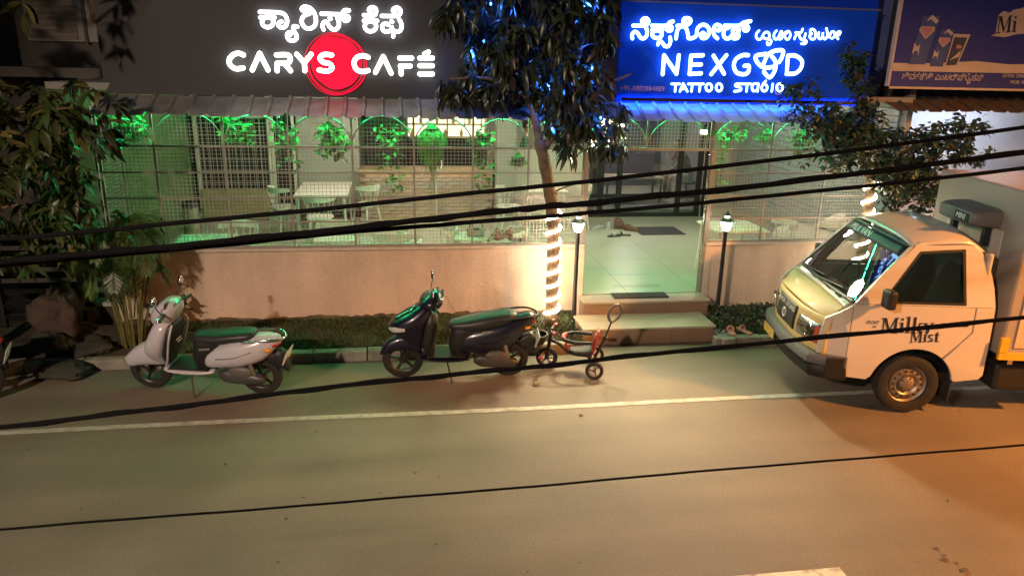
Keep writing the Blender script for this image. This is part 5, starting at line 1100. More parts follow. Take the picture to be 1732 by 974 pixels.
# ------------------------------------------------------------------ hanging plants
pot_m = mat('dark_pot', (0.05, 0.04, 0.035), 0.6, var=0.2)
hang = [leafmat('hanging_leaf', (0.08, 0.19, 0.045)), leafmat('hanging_leaf_light', (0.13, 0.26, 0.07))]
def hang_plant(label, x, z, kind, w=0.2, drop=0.3, y=0.30):
    t = thing('hanging_plant', label, 'hanging plant', (x, y, z), group='plants hanging behind the screens')
    MB().lathe([(0.05, -0.06), (0.085, 0.03), (0.095, 0.05), (0.08, 0.045), (0.001, 0.03)], 16, caps=True).build('pot', pot_m, t, 50)
    for a in (0, 2.09, 4.19): MB().tube([(0.09*math.cos(a), 0.09*math.sin(a), 0.04), (0, 0, 2.97-z)], 0.003, 4).build('hanger', blackp, t)
    b = MB(); P0 = Vector((x, y, z)); tips = []
    if kind == 'bushy':
        tips = [P0+Vector((rnd(-w, w)*0.9, rnd(-.12, .12), rnd(-drop*0.5, 0.16))) for _ in range(42)]
        crown(t, tips, hang, 0.095, (5, 8), 0.3, 0.26, (-0.7, 1.0), 70)
    elif kind == 'cascade':
        for _ in range(460):
            a = rnd(0, 6.28); r = w*math.sqrt(rnd(0, 1)); px, py = r*math.cos(a), r*math.sin(a)*0.7; L = drop*rnd(0.3, 1.0)*(1-0.72*(r/w)**0.7); pz = rnd(0.02, 0.11)*(1-(r/w)**2)
            p = [(px*0.5, py*0.5, pz+0.02), (px, py, pz-0.02), (px*1.2+rnd(-.035, .035), py*1.15+rnd(-.03, .03), pz-L*0.5), (px*0.95+rnd(-.07, .07), py+rnd(-.04, .04), pz-L)]
            for q0, q1 in zip(p[:-1], p[1:]):
                ww = 0.0028; b.add([(q0[0]-ww, q0[1], q0[2]), (q0[0]+ww, q0[1], q0[2]), (q1[0]+ww, q1[1], q1[2]), (q1[0]-ww, q1[1], q1[2])], [(0, 1, 2, 3)])
        stuff(b.build('grassy_foliage', leafmat('grassy_lime', (0.11, 0.17, 0.04)), t))
    else:
        tips = [P0+Vector((rnd(-w, w), rnd(-.1, .1), rnd(-0.05, 0.14))) for _ in range(18)]
        for v in range(4):
            vx = rnd(-w, w)*0.8; L = drop*rnd(0.6, 1.05)
            path = catmull([(vx*0.5, 0, 0.03), (vx, -0.08, -0.05), (vx+rnd(-.05, .05), -0.08, -L*0.5), (vx+rnd(-.08, .08), -0.08, -L)], 5)
            MB().tube(path, 0.003, 4).build('vine', stem_m, t)
            tips += [P0+q for q in path[::2]]
        crown(t, tips, hang, 0.075, (2, 4), 0.2, 0.36, (-0.9, 0.6), 50)
hang_plant('leafy hanging plant beside the green lit side wall of the cafe', -3.20, 2.52, 'bushy', 0.26, 0.3)
hang_plant('bright bushy hanging plant before the barred window', -1.93, 2.50, 'bushy', 0.17, 0.22)
hang_plant('trailing hanging plant beside the grey wall panel', -1.36, 2.48, 'vine', 0.14, 0.55)
hang_plant('wide drooping hanging plant in front of the grey wall panel', -0.80, 2.42, 'bushy', 0.19, 0.40)
hang_plant('trailing hanging plant above the left end of the brick bar', -0.10, 2.46, 'vine', 0.2, 0.75)
hang_plant('long grassy hanging plant cascading before the lit back bar', 0.44, 2.52, 'cascade', 0.15, 1.0)
hang_plant('trailing hanging plant beside the column', 1.10, 2.44, 'vine', 0.14, 0.6)
hang_plant('small grassy hanging plant behind the mango tree trunk', 1.56, 2.16, 'cascade', 0.09, 0.20)
hang_plant('bushy hanging plant beside the entrance frame', 4.42, 2.50, 'vine', 0.2, 0.8)
hang_plant('flat topped grassy hanging plant behind the right screen', 4.98, 2.50, 'cascade', 0.14, 0.22)
hang_plant('small hanging plant at the end of the right screen', 5.52, 2.50, 'vine', 0.14, 0.3)
# ------------------------------------------------------------------ garden lamp posts
def garden_lamp(label, loc, lean):
    t = thing('garden_lamp', label, 'lamp post', loc, (lean, 0, 0), group='garden lamp posts')
    iron = mat('lamp_iron', (0.02, 0.02, 0.022), 0.5, 0.3, var=0.15)
    MB().lathe([(0.05, 0), (0.05, 0.03), (0.032, 0.05), (0.028, 0.5), (0.026, 1.20), (0.035, 1.215), (0.030, 1.235)], 16).build('post', iron, t, 40)
    MB().lathe([(0.040, 1.236), (0.062, 1.29), (0.078, 1.352)], 20, caps=False).build('glass_shade', glow('lamp_shade_glow', (1.0, 0.90, 0.74), 9.0), t, 60)
    MB().lathe([(0.082, 1.355), (0.096, 1.362), (0.060, 1.395), (0.034, 1.402)], 20).build('roof_cap', iron, t, 40)
    MB().lathe([(0.030, 1.404), (0.034, 1.42), (0.030, 1.438)], 16).build('upper_glass', glow('lamp_top_glow', (1.0, 0.92, 0.8), 2.5), t, 60)
    MB().lathe([(0.046, 1.44), (0.030, 1.462), (0.010, 1.472), (0.008, 1.50), (0.001, 1.503)], 16).build('finial', iron, t, 40)
    point_light('shade_light', (0, 0, 1.30), (1.0, 0.82, 0.58), 11, 0.05, t)
    # the glowing shade is open below: the small point light stands for its bulb
garden_lamp('black garden lamp post between the mango tree and the entrance steps', (2.26, -0.30, 0.11), 0.0)
garden_lamp('black garden lamp post between the entrance steps and the shrub', (4.25, -0.32, 0.11), 0.0)
# small flood lights clamped under the studio awning, turned to the road
def flood(label, loc, target):
    t = thing('flood_light', label, 'flood light', loc, group='flood lights under the studio awning')
    d = (Vector(target)-Vector(loc)).normalized(); M = d.to_track_quat('-Z', 'Y').to_matrix().to_4x4()
    MB().box(-0.05, 0.05, -0.035, 0.035, 0.0, 0.04, M).build('housing', black, t, bevel=0.006)
    MB().box(-0.042, 0.042, -0.028, 0.028, -0.006, -0.001, M).build('lens', glow('flood_lens', (1.0, 0.88, 0.62), 9.0), t)
    MB().tube([(0, 0, 0.02), (0, 0.02, 0.12)], 0.008, 6).build('bracket', black, t)
    point_light('flood_beam', d*0.03, (1.0, 0.77, 0.47), FLOOD, 0.14, t, 'SPOT', target=d, angle=R(98), blend=1.0)
flood('small flood light under the awning near the mango tree side of the entrance', (2.78, -0.16, 2.66), (0.2, -4.6, 0))
flood('small flood light under the awning above the entrance frame post', (3.88, -0.16, 2.60), (1.6, -4.8, 0))
# ------------------------------------------------------------------ door mats and shoes
matm = mat('door_mat', (0.045, 0.043, 0.05), 0.95, var=0.2, scale=60, bump=0.5, bscale=200)
def doormat(label, x0, x1, y0, y1):
    o = MB().box(-(x1-x0)/2, (x1-x0)/2, -(y1-y0)/2, (y1-y0)/2, 0, 0.014).build('door_mat', matm, bevel=0.005); o.location = ((x0+x1)/2, (y0+y1)/2, 0.4005); tag(o, label, 'door mat')
doormat('grey door mat at the edge of the entrance platform', 2.84, 3.60, -0.20, 0.02)
doormat('dark grey door mat in front of the studio glass door', 4.42, 5.28, 3.50, 4.15)
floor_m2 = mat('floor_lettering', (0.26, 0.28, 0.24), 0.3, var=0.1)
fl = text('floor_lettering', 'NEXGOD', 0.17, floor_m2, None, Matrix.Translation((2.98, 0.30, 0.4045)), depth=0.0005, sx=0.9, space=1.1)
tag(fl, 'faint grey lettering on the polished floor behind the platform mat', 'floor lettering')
def shoe(name, label, loc, rz, m, sole, group, tall=0.09, tip=0):
    t = thing(name, label, 'shoe', loc, (tip, 0, rz), group=group)
    MB().hull([(0.14, 0.0, 0.025, 0.03), (0.10, 0.0, 0.028, 0.046), (0.0, 0.0, 0.026, 0.04), (-0.10, 0.0, 0.03, 0.042), (-0.14, 0.0, 0.03, 0.03)], e=4).build('sole', sole, t, 60)
    MB().hull([(0.135, 0.02, 0.045, 0.028), (0.08, 0.02, 0.065, 0.043), (0.0, 0.02, tall, 0.04), (-0.09, 0.02, tall+0.01, 0.04), (-0.135, 0.02, tall-0.01, 0.03)]).build('upper', m, t, 60)
    MB().hull([(-0.02, tall-0.005, tall+0.004, 0.02), (-0.07, tall-0.0, tall+0.012, 0.027), (-0.115, tall-0.002, tall+0.008, 0.02)]).build('opening', mat('hole_black', (0, 0, 0)), t, 60)
wsole = mat('shoe_sole', (0.45, 0.43, 0.4), 0.7); gshoe = mat('grey_canvas', (0.30, 0.31, 0.33), 0.8); bshoe = mat('brown_suede', (0.13, 0.07, 0.05), 0.85)
shoe('sneaker', 'grey white sneaker lying by the studio door beside the brown shoe', (3.72, 3.95, 0.40), R(200), gshoe, wsole, 'shoes by the studio door', 0.10)
shoe('sneaker', 'grey white sneaker with dark opening next to the brown shoe pile', (3.98, 4.15, 0.40), R(250), gshoe, wsole, 'shoes by the studio door', 0.12)
shoe('shoe', 'tall brown suede shoe leaning in the pile by the studio door', (4.18, 4.02, 0.40), R(-20), bshoe, bshoe, 'shoes by the studio door', 0.20)
shoe('shoe', 'low brown suede shoe pointing at the dark grey mat', (4.34, 3.85, 0.40), R(-35), bshoe, bshoe, 'shoes by the studio door', 0.11)
def sandal(name, label, loc, rz, m, strap, group):
    t = thing(name, label, 'slipper', loc, (0, 0, rz), group=group)
    MB().hull([(0.13, 0.0, 0.022, 0.03), (0.08, 0.0, 0.024, 0.048), (-0.02, 0.0, 0.022, 0.038), (-0.10, 0.0, 0.024, 0.042), (-0.13, 0.0, 0.024, 0.03)], e=4).build('sole', m, t, 60)
    MB().tube(catmull([(0.03, -0.045, 0.02), (0.05, -0.03, 0.055), (0.06, 0, 0.066), (0.05, 0.03, 0.055), (0.03, 0.045, 0.02)], 5), 0.013, 8).build('strap', strap, t, 60)
    return t
blks = mat('black_sandal', (0.015, 0.015, 0.017), 0.6); salmon = mat('salmon_foam', (0.48, 0.22, 0.17), 0.7)
sandal('sandal', 'black sandal with pale strap at the front of the shoe pile', (3.88, 3.42, 0.40), R(190), blks, mat('pale_strap', (0.4, 0.38, 0.36), 0.6), 'black sandals by the shoe pile')
sandal('sandal', 'black sandal lying beside the pale strapped one in the shoe pile', (4.08, 3.50, 0.40), R(165), blks, blks, 'black sandals by the shoe pile')
sandal('slipper', 'salmon slipper on the kerb nearer the stone step', (4.20, -0.90, 0.135), R(80), salmon, salmon, 'slippers on the kerb')
sandal('slipper', 'salmon slipper on the kerb nearer the milk truck', (4.39, -0.88, 0.135), R(105), salmon, salmon, 'slippers on the kerb')
# ------------------------------------------------------------------ tables and chairs
whitew = mat('white_furniture', (0.60, 0.59, 0.54), 0.45, var=0.05)
def table(label, x0, x1, y0, y1, h=0.75, z=0.40):
    t = thing('table', label, 'table', ((x0+x1)/2, (y0+y1)/2, z), group='white cafe tables'); w, d = (x1-x0)/2, (y1-y0)/2
    MB().box(-w, w, -d, d, h-0.028, h).build('table_top', whitew, t, bevel=0.006)
    for sx in (-1, 1):
        for sy in (-1, 1): MB().tube([(sx*(w-0.07), sy*(d-0.07), h-0.03), (sx*(w-0.04), sy*(d-0.04), 0.0)], [0.024, 0.016], 10).build('leg', whitew, t, 60)
    return t
def chair(label, x, y, rz, proto=[None], z=0.40):
    if proto[0] is None:
        t = thing('chair', label, 'chair', (x, y, z), (0, 0, rz), group='white spindle back chairs'); proto[0] = t
        MB().hull([(0.22, 0.43, 0.455, 0.10), (0.19, 0.425, 0.465, 0.19), (0.0, 0.425, 0.465, 0.225), (-0.17, 0.425, 0.465, 0.19), (-0.20, 0.43, 0.455, 0.10)], e=3.2).build('seat', whitew, t, 180)
        arc = [(-0.19+0.30*(1-math.cos(a))-0.055, 0.265*math.sin(a), 0.775) for a in [R(-78+156*k/14) for k in range(15)]]
        b = MB()
        for p, q in zip(arc[:-1], arc[1:]): pass
        rings = []
        for i, p in enumerate(arc):
            a = R(-78+156*i/14); nx, ny = -math.cos(a), math.sin(a); hh = 0.020+0.030*math.cos(a)
            rings.append([(p[0]+nx*o, p[1]+ny*o, p[2]+zz) for o, zz in ((-0.012, -hh), (0.012, -hh), (0.012, hh), (-0.012, hh))])
        b.ring(rings).build('top_rail', whitew, t, 60)
        for k in range(7):
            a = R(-66+132*k/6); px, py = -0.19+0.30*(1-math.cos(a))-0.055, 0.265*math.sin(a)
            MB().tube([(px, py, 0.755), (-0.16+0.12*(1-math.cos(a)), 0.18*math.sin(a), 0.46)], 0.0085, 7).build('spindle', whitew, t, 60)
        for sx in (-1, 1):
            for sy in (-1, 1): MB().tube([(sx*0.13, sy*0.14, 0.44), (sx*0.20, sy*0.20, 0.0)], [0.021, 0.014], 8).build('leg', whitew, t, 60)
        for sy in (-1, 1): MB().tube([(-0.165, sy*0.172, 0.21), (0.165, sy*0.172, 0.21)], 0.010, 7).build('stretcher', whitew, t, 60)
        return t
    o = copy_tree(proto[0]); o.location = (x, y, z); o.rotation_euler = (0, 0, rz); o['label'] = label; return o
table('long white table standing in the middle of the cafe floor', -1.76, -0.86, 3.55, 5.0)
chair('white spindle back chair at the left long side of the long table', -2.02, 4.1, R(38))
chair('white spindle back chair at the near end of the long table', -1.30, 3.20, R(92))
chair('white spindle back chair between the long table and the brick bar', -0.58, 4.3, R(140))
table('white table pressed against the screen near the palm', -2.78, -2.12, 0.20, 0.66)
chair('white spindle back chair behind the table near the palm', -2.15, 0.95, R(-95))
chair('white spindle back chair in the corner beside the palm fronds', -3.12, 0.42, R(30))
table('white table against the screen below the long table', -1.09, -0.55, 0.18, 0.50)
chair('white spindle back chair behind the small table below the long table', -0.86, 0.92, R(-90))
table('pale table against the screen in front of the brick bar', -0.52, 0.30, 0.2, 0.55, 0.71)
chair('white spindle back chair tucked under the pale table by the bar', -0.10, 0.42, R(100))
chair('white spindle back chair beside the table before the grassy plant', 0.22, 0.50, R(20))
chair('white spindle back chair facing away beside the small table by the column', 0.55, 0.60, R(-170))
table('small white table against the screen near the mango trunk', 0.72, 1.14, 0.18, 0.62)
table('white table under the column beside the pale wall', 2.35, 3.1, 3.9, 4.6)
chair('white spindle back chair beside the table under the column', 2.02, 4.05, R(10))
chair('white spindle back chair by the entrance passage wall', 3.36, 4.2, R(175))
table('white table inside the right screen beside the entrance', 4.50, 5.30, 0.45, 1.25)
chair('white spindle back chair behind the right screen next to the truck', 5.62, 0.80, R(180))
# draped floral shawl over a chair, with a handbag
fl_m = mat('floral_cloth', (0.42, 0.20, 0.14), 0.85, var=0.6, scale=22, stain=((0.42, 0.36, 0.28), 17, 0.48, 0.55))
chair('white chair hidden under the floral shawl by the mango trunk', 1.50, 0.50, R(180))
sw = MB().grid(lambda u, v: (1.24+0.5*u+0.05*math.sin(v*9), 0.30+0.35*v+0.03*math.sin(u*13), 0.98+0.26*math.sin(math.pi*(0.25+0.65*u))*(0.7+0.3*math.cos(v*5))+0.03*math.sin(u*17+v*11)), 26, 16).build('floral_shawl', fl_m, smooth=180, solid=0.012)
tag(sw, 'orange floral shawl draped over a chair behind the screen by the mango trunk', 'shawl')
hb = thing('handbag', 'small black and pale handbag on the table beside the floral shawl', 'handbag', (1.02, 0.34, 1.152))
MB().hull([(-0.12, 0.0, 0.08, 0.03), (-0.09, 0.0, 0.12, 0.045), (0.09, 0.0, 0.12, 0.045), (0.12, 0.0, 0.08, 0.03)], e=4).build('bag_body', mat('pale_leather', (0.30, 0.29, 0.26), 0.5), hb, 60)
MB().hull([(-0.125, 0.07, 0.10, 0.035), (0.0, 0.075, 0.125, 0.05), (0.125, 0.07, 0.10, 0.035)]).build('bag_flap', blks, hb, 60)
MB().tube(catmull([(-0.09, 0, 0.11), (-0.06, 0, 0.19), (0.06, 0, 0.19), (0.09, 0, 0.11)], 5), 0.007, 6).build('bag_handle', blks, hb, 60)
# steel bin, bar stool frame, card reader
bn = thing('waste_bin', 'tall brushed steel waste bin by the green lit side wall', 'bin', (-3.35, 3.2, 0.40))
MB().lathe([(0.13, 0), (0.135, 0.02), (0.135, 0.62), (0.125, 0.625)], 24).build('bin_body', mat('brushed_steel', (0.5, 0.46, 0.4), 0.3, 0.9, var=0.08), bn, 50)
MB().lathe([(0.14, 0.626), (0.14, 0.66), (0.10, 0.72), (0.001, 0.735)], 24).build('bin_lid', blackp, bn, 50)
bs_ = thing('wall_hook_stand', 'pale Y shaped post standing before the bar', 'post', (0.72, 4.7, 0.40))
MB().tube([(0, 0, 0), (0, 0, 1.0)], 0.018, 8).build('post', frame, bs_, 60)
MB().tube(catmull([(-0.10, 0, 1.20), (-0.10, 0, 1.08), (0, 0, 1.0), (0.10, 0, 1.08), (0.10, 0, 1.20)], 5), 0.016, 8).build('fork', frame, bs_, 60)
MB().lathe([(0.12, 0), (0.12, 0.015), (0.02, 0.03)], 16).build('foot', frame, bs_, 40)
# ------------------------------------------------------------------ studio furniture
dk = thing('studio_desk', 'beige desk with an open book inside the studio', 'desk', (5.15, 6.3, 0.54))
MB().box(-0.75, 0.55, -0.3, 0.3, 0.50, 0.54).build('desk_top', mat('beige_desk', (0.55, 0.45, 0.33), 0.5), dk, bevel=0.005)
for sx in (-0.7, 0.5):
    for sy in (-0.26, 0.26): MB().box(sx-0.02, sx+0.02, sy-0.02, sy+0.02, 0, 0.5).build('leg', black, dk)
bkk = thing('open_book', 'open pale book lying on the studio desk', 'book', (5.38, 6.18, 1.085), (0, 0, R(-15)))
for s in (-1, 1): MB().grid(lambda u, v, s=s: (s*0.16*u, -0.11+0.22*v, 0.004+0.02*math.sin(u*math.pi)), 8, 2).build('page', mat('paper', (0.65, 0.6, 0.5), 0.8), bkk, 180, solid=0.006)
mo = thing('monitor', 'grey backed monitor standing behind the studio glass', 'monitor', (4.35, 6.75, 0.54))
MB().box(-0.45, 0.55, -0.03, 0.03, 0.70, 1.35).build('screen_back', mat('monitor_grey', (0.08, 0.085, 0.11), 0.4), mo, bevel=0.015)
MB().box(-0.03, 0.10, -0.05, 0.05, 0.0, 0.7).build('stand', black, mo)
# ------------------------------------------------------------------ people
skin = mat('skin', (0.36, 0.20, 0.13), 0.55, var=0.06); hairm = mat('black_hair', (0.012, 0.010, 0.009), 0.5, var=0.2, scale=40)
def skinmesh(name, verts, edges, rad, m, parent, sub=2):
    me = bpy.data.meshes.new(name); me.from_pydata(verts, edges, []); o = bpy.data.objects.new(name, me); COL.objects.link(o); o.parent = parent
    sk = o.modifiers.new('skin', 'SKIN'); sk.use_smooth_shade = True
    d = me.skin_vertices[0].data
    for i, r in enumerate(rad): d[i].radius = (r, r) if not isinstance(r, tuple) else r
    d[0].use_root = True
    ss = o.modifiers.new('sub', 'SUBSURF'); ss.levels = sub; ss.render_levels = sub
    me.materials.append(m); return o
def head(parent, c, yaw):
    hd = bpy.data.objects.new('head', None)
    M = Matrix.Translation(c) @ Matrix.Rotation(yaw, 4, 'Z')
    b = MB(); n = 24; rows = []
    prof = [(-0.115, 0.030, 0.045), (-0.10, 0.047, 0.062), (-0.06, 0.060, 0.078), (-0.01, 0.071, 0.088), (0.04, 0.075, 0.095), (0.085, 0.066, 0.085), (0.115, 0.038, 0.05), (0.123, 0.006, 0.008)]
    for z, wx, wy in prof:
        r = []
        for k in range(n):
            a = 2*math.pi*k/n; x = wy*math.cos(a); y = wx*math.sin(a); f = max(0, math.cos(a))
            if f > 0.80 and -0.055 < z < 0.03: x += 0.016*(f-0.80)/0.2*(1 if z < -0.005 else 0.5)
            if f > 0.75 and -0.02 < z < 0.05: x -= 0.006*(1-abs(abs(math.sin(a))-0.35)*2)
            r.append(M @ Vector((x+(0.012 if z < -0.03 else 0)*f, y, z)))
        rows.append(r)
    o = b.ring(rows).build('head', skin, parent, 180)
    for s in (-1, 1):
        MB().ball(M @ Vector((0.080, s*0.032, 0.012)), 0.011).build('eye', mat('eye_white', (0.6, 0.58, 0.55), 0.2, var=0), o, 180)
        e = MB().hull([(-0.02, -0.03, 0.028, 0.008), (0.0, -0.033, 0.033, 0.011), (0.018, -0.02, 0.026, 0.007)]); e.v = [M @ (Vector((v.x-0.008, v.y+s*0.076, v.z-0.005))) for v in e.v]; e.build('ear', skin, o, 180)
    mth = MB().hull([(0.082, -0.072, -0.056, 0.022), (0.094, -0.069, -0.058, 0.016), (0.098, -0.066, -0.060, 0.006)]); mth.v = [M @ v for v in mth.v]; mth.build('mouth', mat('lips', (0.38, 0.13, 0.11), 0.4, var=0), o, 180)
    nb = MB().hull([(0.085, -0.03, -0.012, 0.014), (0.108, -0.036, -0.016, 0.013), (0.116, -0.032, -0.022, 0.005)]); nb.v = [M @ v for v in nb.v]; nb.build('nose', skin, o, 180)
    hr = MB(); rows = []
    for z, wx, wy in [(-0.05, 0.071, 0.085), (0.0, 0.078, 0.094), (0.05, 0.083, 0.102), (0.095, 0.075, 0.092), (0.128, 0.042, 0.055), (0.135, 0.005, 0.006)]:
        r = []
        for k in range(n):
            a = 2*math.pi*k/n; cut = 0.62 if z < 0.055 else 1.0
            x = wy*math.cos(a); 
            if math.cos(a) > 0 and z < 0.055: x = wy*math.cos(a)*0.25
            r.append(M @ Vector((x, wx*math.sin(a), z)))
        rows.append(r)
    hr.ring(rows).build('hair', hairm, o, 180)
    return o
def hand(V, E, Rr, wrist, d, side_, idx):
    """palm and five fingers as short chains joined to the wrist vertex"""
    d = Vector(d).normalized(); s_ = Vector(side_).normalized(); palm = Vector(wrist)+d*0.05
    V.append(tuple(palm)); Rr.append((0.032, 0.016)); E.append((idx, len(V)-1)); pi = len(V)-1
    for k, (o, L) in enumerate(((-0.030, 0.060), (-0.010, 0.072), (0.010, 0.070), (0.028, 0.055))):
        a = palm+s_*o+d*0.035; b_ = a+d*L*0.55+Vector((0, 0, -0.004)); c = a+d*L+Vector((0, 0, -0.014))
        for q, r in ((a, 0.0095), (b_, 0.0088), (c, 0.0075)):
            V.append(tuple(q)); Rr.append(r); E.append((pi if q is a else len(V)-2, len(V)-1))
    a = Vector(wrist)+d*0.025-s_*0.035; c = a+d*0.045-s_*0.015
    for q in (a, c): V.append(tuple(q)); Rr.append(0.010); E.append((pi if q is a else len(V)-2, len(V)-1))
def standing(label, loc, yaw, shirt, trousers, h=1.0):
    t = thing('person', label, 'person', loc, (0, 0, yaw))
    V = [(0, 0, 0.95), (0, 0, 1.12), (0, 0, 1.32), (0, 0, 1.44), (0.005, 0, 1.54)]; Rr = [(0.14, 0.10), (0.13, 0.10), (0.15, 0.105), (0.06, 0.055), (0.055, 0.05)]
    E = [(0, 1), (1, 2), (2, 3), (3, 4)]
    for s in (-1, 1):
        i = len(V)
        V += [(0, s*0.185, 1.40), (-0.01, s*0.235, 1.14), (0.06, s*0.24, 0.90)]; Rr += [0.055, 0.042, 0.028]; E += [(2, i), (i, i+1), (i+1, i+2)]
        hand(V, E, Rr, V[i+2], (0.25, 0, -1), (1, 0, 0.2), i+2)
        i = len(V); V += [(0, s*0.10, 0.88), (0.01, s*0.11, 0.50), (-0.02, s*0.11, 0.08), (0.12, s*0.12, 0.04)]; Rr += [0.088, 0.058, 0.042, (0.042, 0.028)]; E += [(0, i), (i, i+1), (i+1, i+2), (i+2, i+3)]
    skinmesh('body', V, E, Rr, skin, t)
    SV = [(0, 0, 0.92), (0, 0, 1.12), (0, 0, 1.33), (0, 0, 1.43)]; SR = [(0.165, 0.125), (0.158, 0.122), (0.178, 0.125), (0.075, 0.068)]; SE = [(0, 1), (1, 2), (2, 3)]
    for s in (-1, 1):
        i = len(SV); SV += [(0, s*0.19, 1.40), (-0.01, s*0.235, 1.17)]; SR += [0.072, 0.062]; SE += [(2, i), (i, i+1)]
    sh_ = skinmesh('shirt', SV, SE, SR, shirt, t)
    TV = [(0, 0, 0.96)]; TR = [(0.158, 0.115)]; TE = []
    for s in (-1, 1):
        i = len(TV); TV += [(0, s*0.10, 0.86), (0.01, s*0.11, 0.50), (-0.02, s*0.11, 0.10)]; TR += [0.104, 0.075, 0.062]; TE += [(0, i), (i, i+1), (i+1, i+2)]
    skinmesh('trousers', TV, TE, TR, trousers, t)
    head(t, Vector((0.02, 0, 1.635)), 0); return t
greenshirt = mat('green_polo', (0.05, 0.16, 0.08), 0.85, var=0.12); jeans = mat('dark_jeans', (0.03, 0.035, 0.06), 0.9, var=0.15); creamshirt = mat('cream_tee', (0.50, 0.44, 0.38), 0.85, var=0.06)
standing('person in a green polo shirt standing side on behind the column', (2.60, 5.75, 0.54), R(-8), greenshirt, jeans)
standing('person in a cream tee standing half hidden by the column', (2.10, 5.65, 0.54), R(-100), creamshirt, jeans)
# seated person leaning over the desk in the studio
sp = thing('person', 'person in a brown tee and beige shorts seated at the studio desk', 'person', (6.36, 6.35, 0.54), (0, 0, R(180)))
V = [(0, 0, 0.50), (0.05, 0, 0.70), (0.14, 0, 0.92), (0.19, 0, 1.03), (0.23, 0, 1.11)]; Rr = [(0.14, 0.11), (0.13, 0.10), (0.15, 0.105), (0.06, 0.055), (0.055, 0.05)]; E = [(0, 1), (1, 2), (2, 3), (3, 4)]
for s, arm in ((1, [(0.17, 0.19, 0.98), (0.34, 0.23, 0.78), (0.60, 0.14, 0.60)]), (-1, [(0.17, -0.19, 0.98), (0.30, -0.24, 0.86), (0.30, -0.05, 1.02)])):
    i = len(V); V += arm; Rr += [0.055, 0.042, 0.028]; E += [(2, i), (i, i+1), (i+1, i+2)]
    hand(V, E, Rr, arm[2], (1, -0.1, -0.12) if s > 0 else (-0.1, 0.3, 1), (0, 1, 0) if s > 0 else (1, 0, 0), i+2)
for s in (-1, 1):
    i = len(V); V += [(0.06, s*0.11, 0.49), (0.46, s*0.15, 0.52), (0.44, s*0.15, 0.08), (0.57, s*0.16, 0.04)]; Rr += [0.088, 0.060, 0.042, (0.042, 0.028)]; E += [(0, i), (i, i+1), (i+1, i+2), (i+2, i+3)]
skinmesh('body', V, E, Rr, skin, sp)
SV = [(0, 0, 0.50), (0.05, 0, 0.70), (0.14, 0, 0.93), (0.185, 0, 1.02)]; SR = [(0.168, 0.13), (0.158, 0.122), (0.178, 0.125), (0.075, 0.068)]; SE = [(0, 1), (1, 2), (2, 3)]
for s, q in ((1, (0.27, 0.21, 0.86)), (-1, (0.25, -0.225, 0.90))):
    i = len(SV); SV += [(0.17, s*0.195, 0.98), q]; SR += [0.072, 0.062]; SE += [(2, i), (i, i+1)]
skinmesh('shirt', SV, SE, SR, mat('brown_tee', (0.24, 0.13, 0.10), 0.85, var=0.1), sp)
TV = [(0, 0, 0.50)]; TR = [(0.16, 0.12)]; TE = []
for s in (-1, 1):
    i = len(TV); TV += [(0.08, s*0.11, 0.50), (0.40, s*0.15, 0.53)]; TR += [0.108, 0.085]; TE += [(0, i), (i, i+1)]
skinmesh('shorts', TV, TE, TR, mat('beige_shorts', (0.48, 0.42, 0.36), 0.85, var=0.08), sp)
head(sp, Vector((0.27, 0, 1.21)), 0)
stl = thing('stool', 'black round stool under the seated person in the studio', 'stool', (6.36, 6.35, 0.54))
MB().lathe([(0.19, 0.36), (0.20, 0.39), (0.17, 0.41)], 24).build('seat', blackp, stl, 60); MB().tube([(0, 0, 0.04), (0, 0, 0.36)], 0.025, 10).build('stem', chrome, stl)
MB().lathe([(0.20, 0.0), (0.20, 0.02), (0.03, 0.05)], 24).build('base', chrome, stl, 40)
# ------------------------------------------------------------------ dark corner on the left
gt = thing('slat_gate', 'dark metal gate of wide horizontal slats beside the cafe wall', 'gate', (-4.2, 0.30, 0.0))
gmt = mat('gate_steel', (0.035, 0.038, 0.045), 0.5, 0.4, var=0.2)
for k in range(9): MB().cbox((0, 0, 0.18+k*0.138), (1.4, 0.012, 0.10), (R(28), 0, 0)).build('slat', gmt, gt, bevel=0.003)
for x in (-0.72, 0.72): MB().box(x-0.03, x+0.03, -0.03, 0.03, 0, 1.40).build('post', gmt, gt, bevel=0.004)
lb = thing('neighbour_house', 'dim grey neighbouring house with a pale shuttered window over the gate', 'house', (-5.5, 2.5, 0))
hw = mat('dim_house_wall', (0.20, 0.185, 0.17), 0.9, var=0.15, scale=1.5, bump=0.2); ow = mat('wall_lamp_orange', (0.60, 0.30, 0.09), 0.9, var=0.15, scale=2)  # orange lamp light on the balcony wall is put into its colour
MB().box(-4.5, 1.5, 0.0, 0.2, 0, 6).build('wall', hw, lb); MB().box(-4.5, 0.2, -0.9, -0.8, 3.2, 6.0).build('balcony_wall', ow, lb)
MB().box(-4.5, 1.9, -0.6, -0.02, 3.05, 3.18).build('ledge', hw, lb)
wn = MB().box(0.45, 1.60, -0.06, -0.02, 3.52, 4.6).build('window', frame, lb, bevel=0.01)
for k in range(12): MB().cbox((0.80, -0.075, 3.58+k*0.08), (0.62, 0.012, 0.06), (R(25), 0, 0)).build('shutter_slat', mat('pale_shutter', (0.55, 0.47, 0.38), 0.7), wn)
MB().box(1.20, 1.24, -0.09, -0.06, 3.5, 4.6).build('window_frame', hw, wn)
MB().grid(lambda u, v: (1.32+0.2*u, -0.10-0.02*math.sin(u*8), 3.78+0.5*v), 8, 4).build('hanging_cloth', mat('orange_cloth', (0.50, 0.28, 0.16), 0.9), lb, 180, solid=0.008)
tb_ = thing('tube_light', 'cold white tube light fixed under the dim house ledge', 'tube light', (-4.05, 1.85, 3.0))
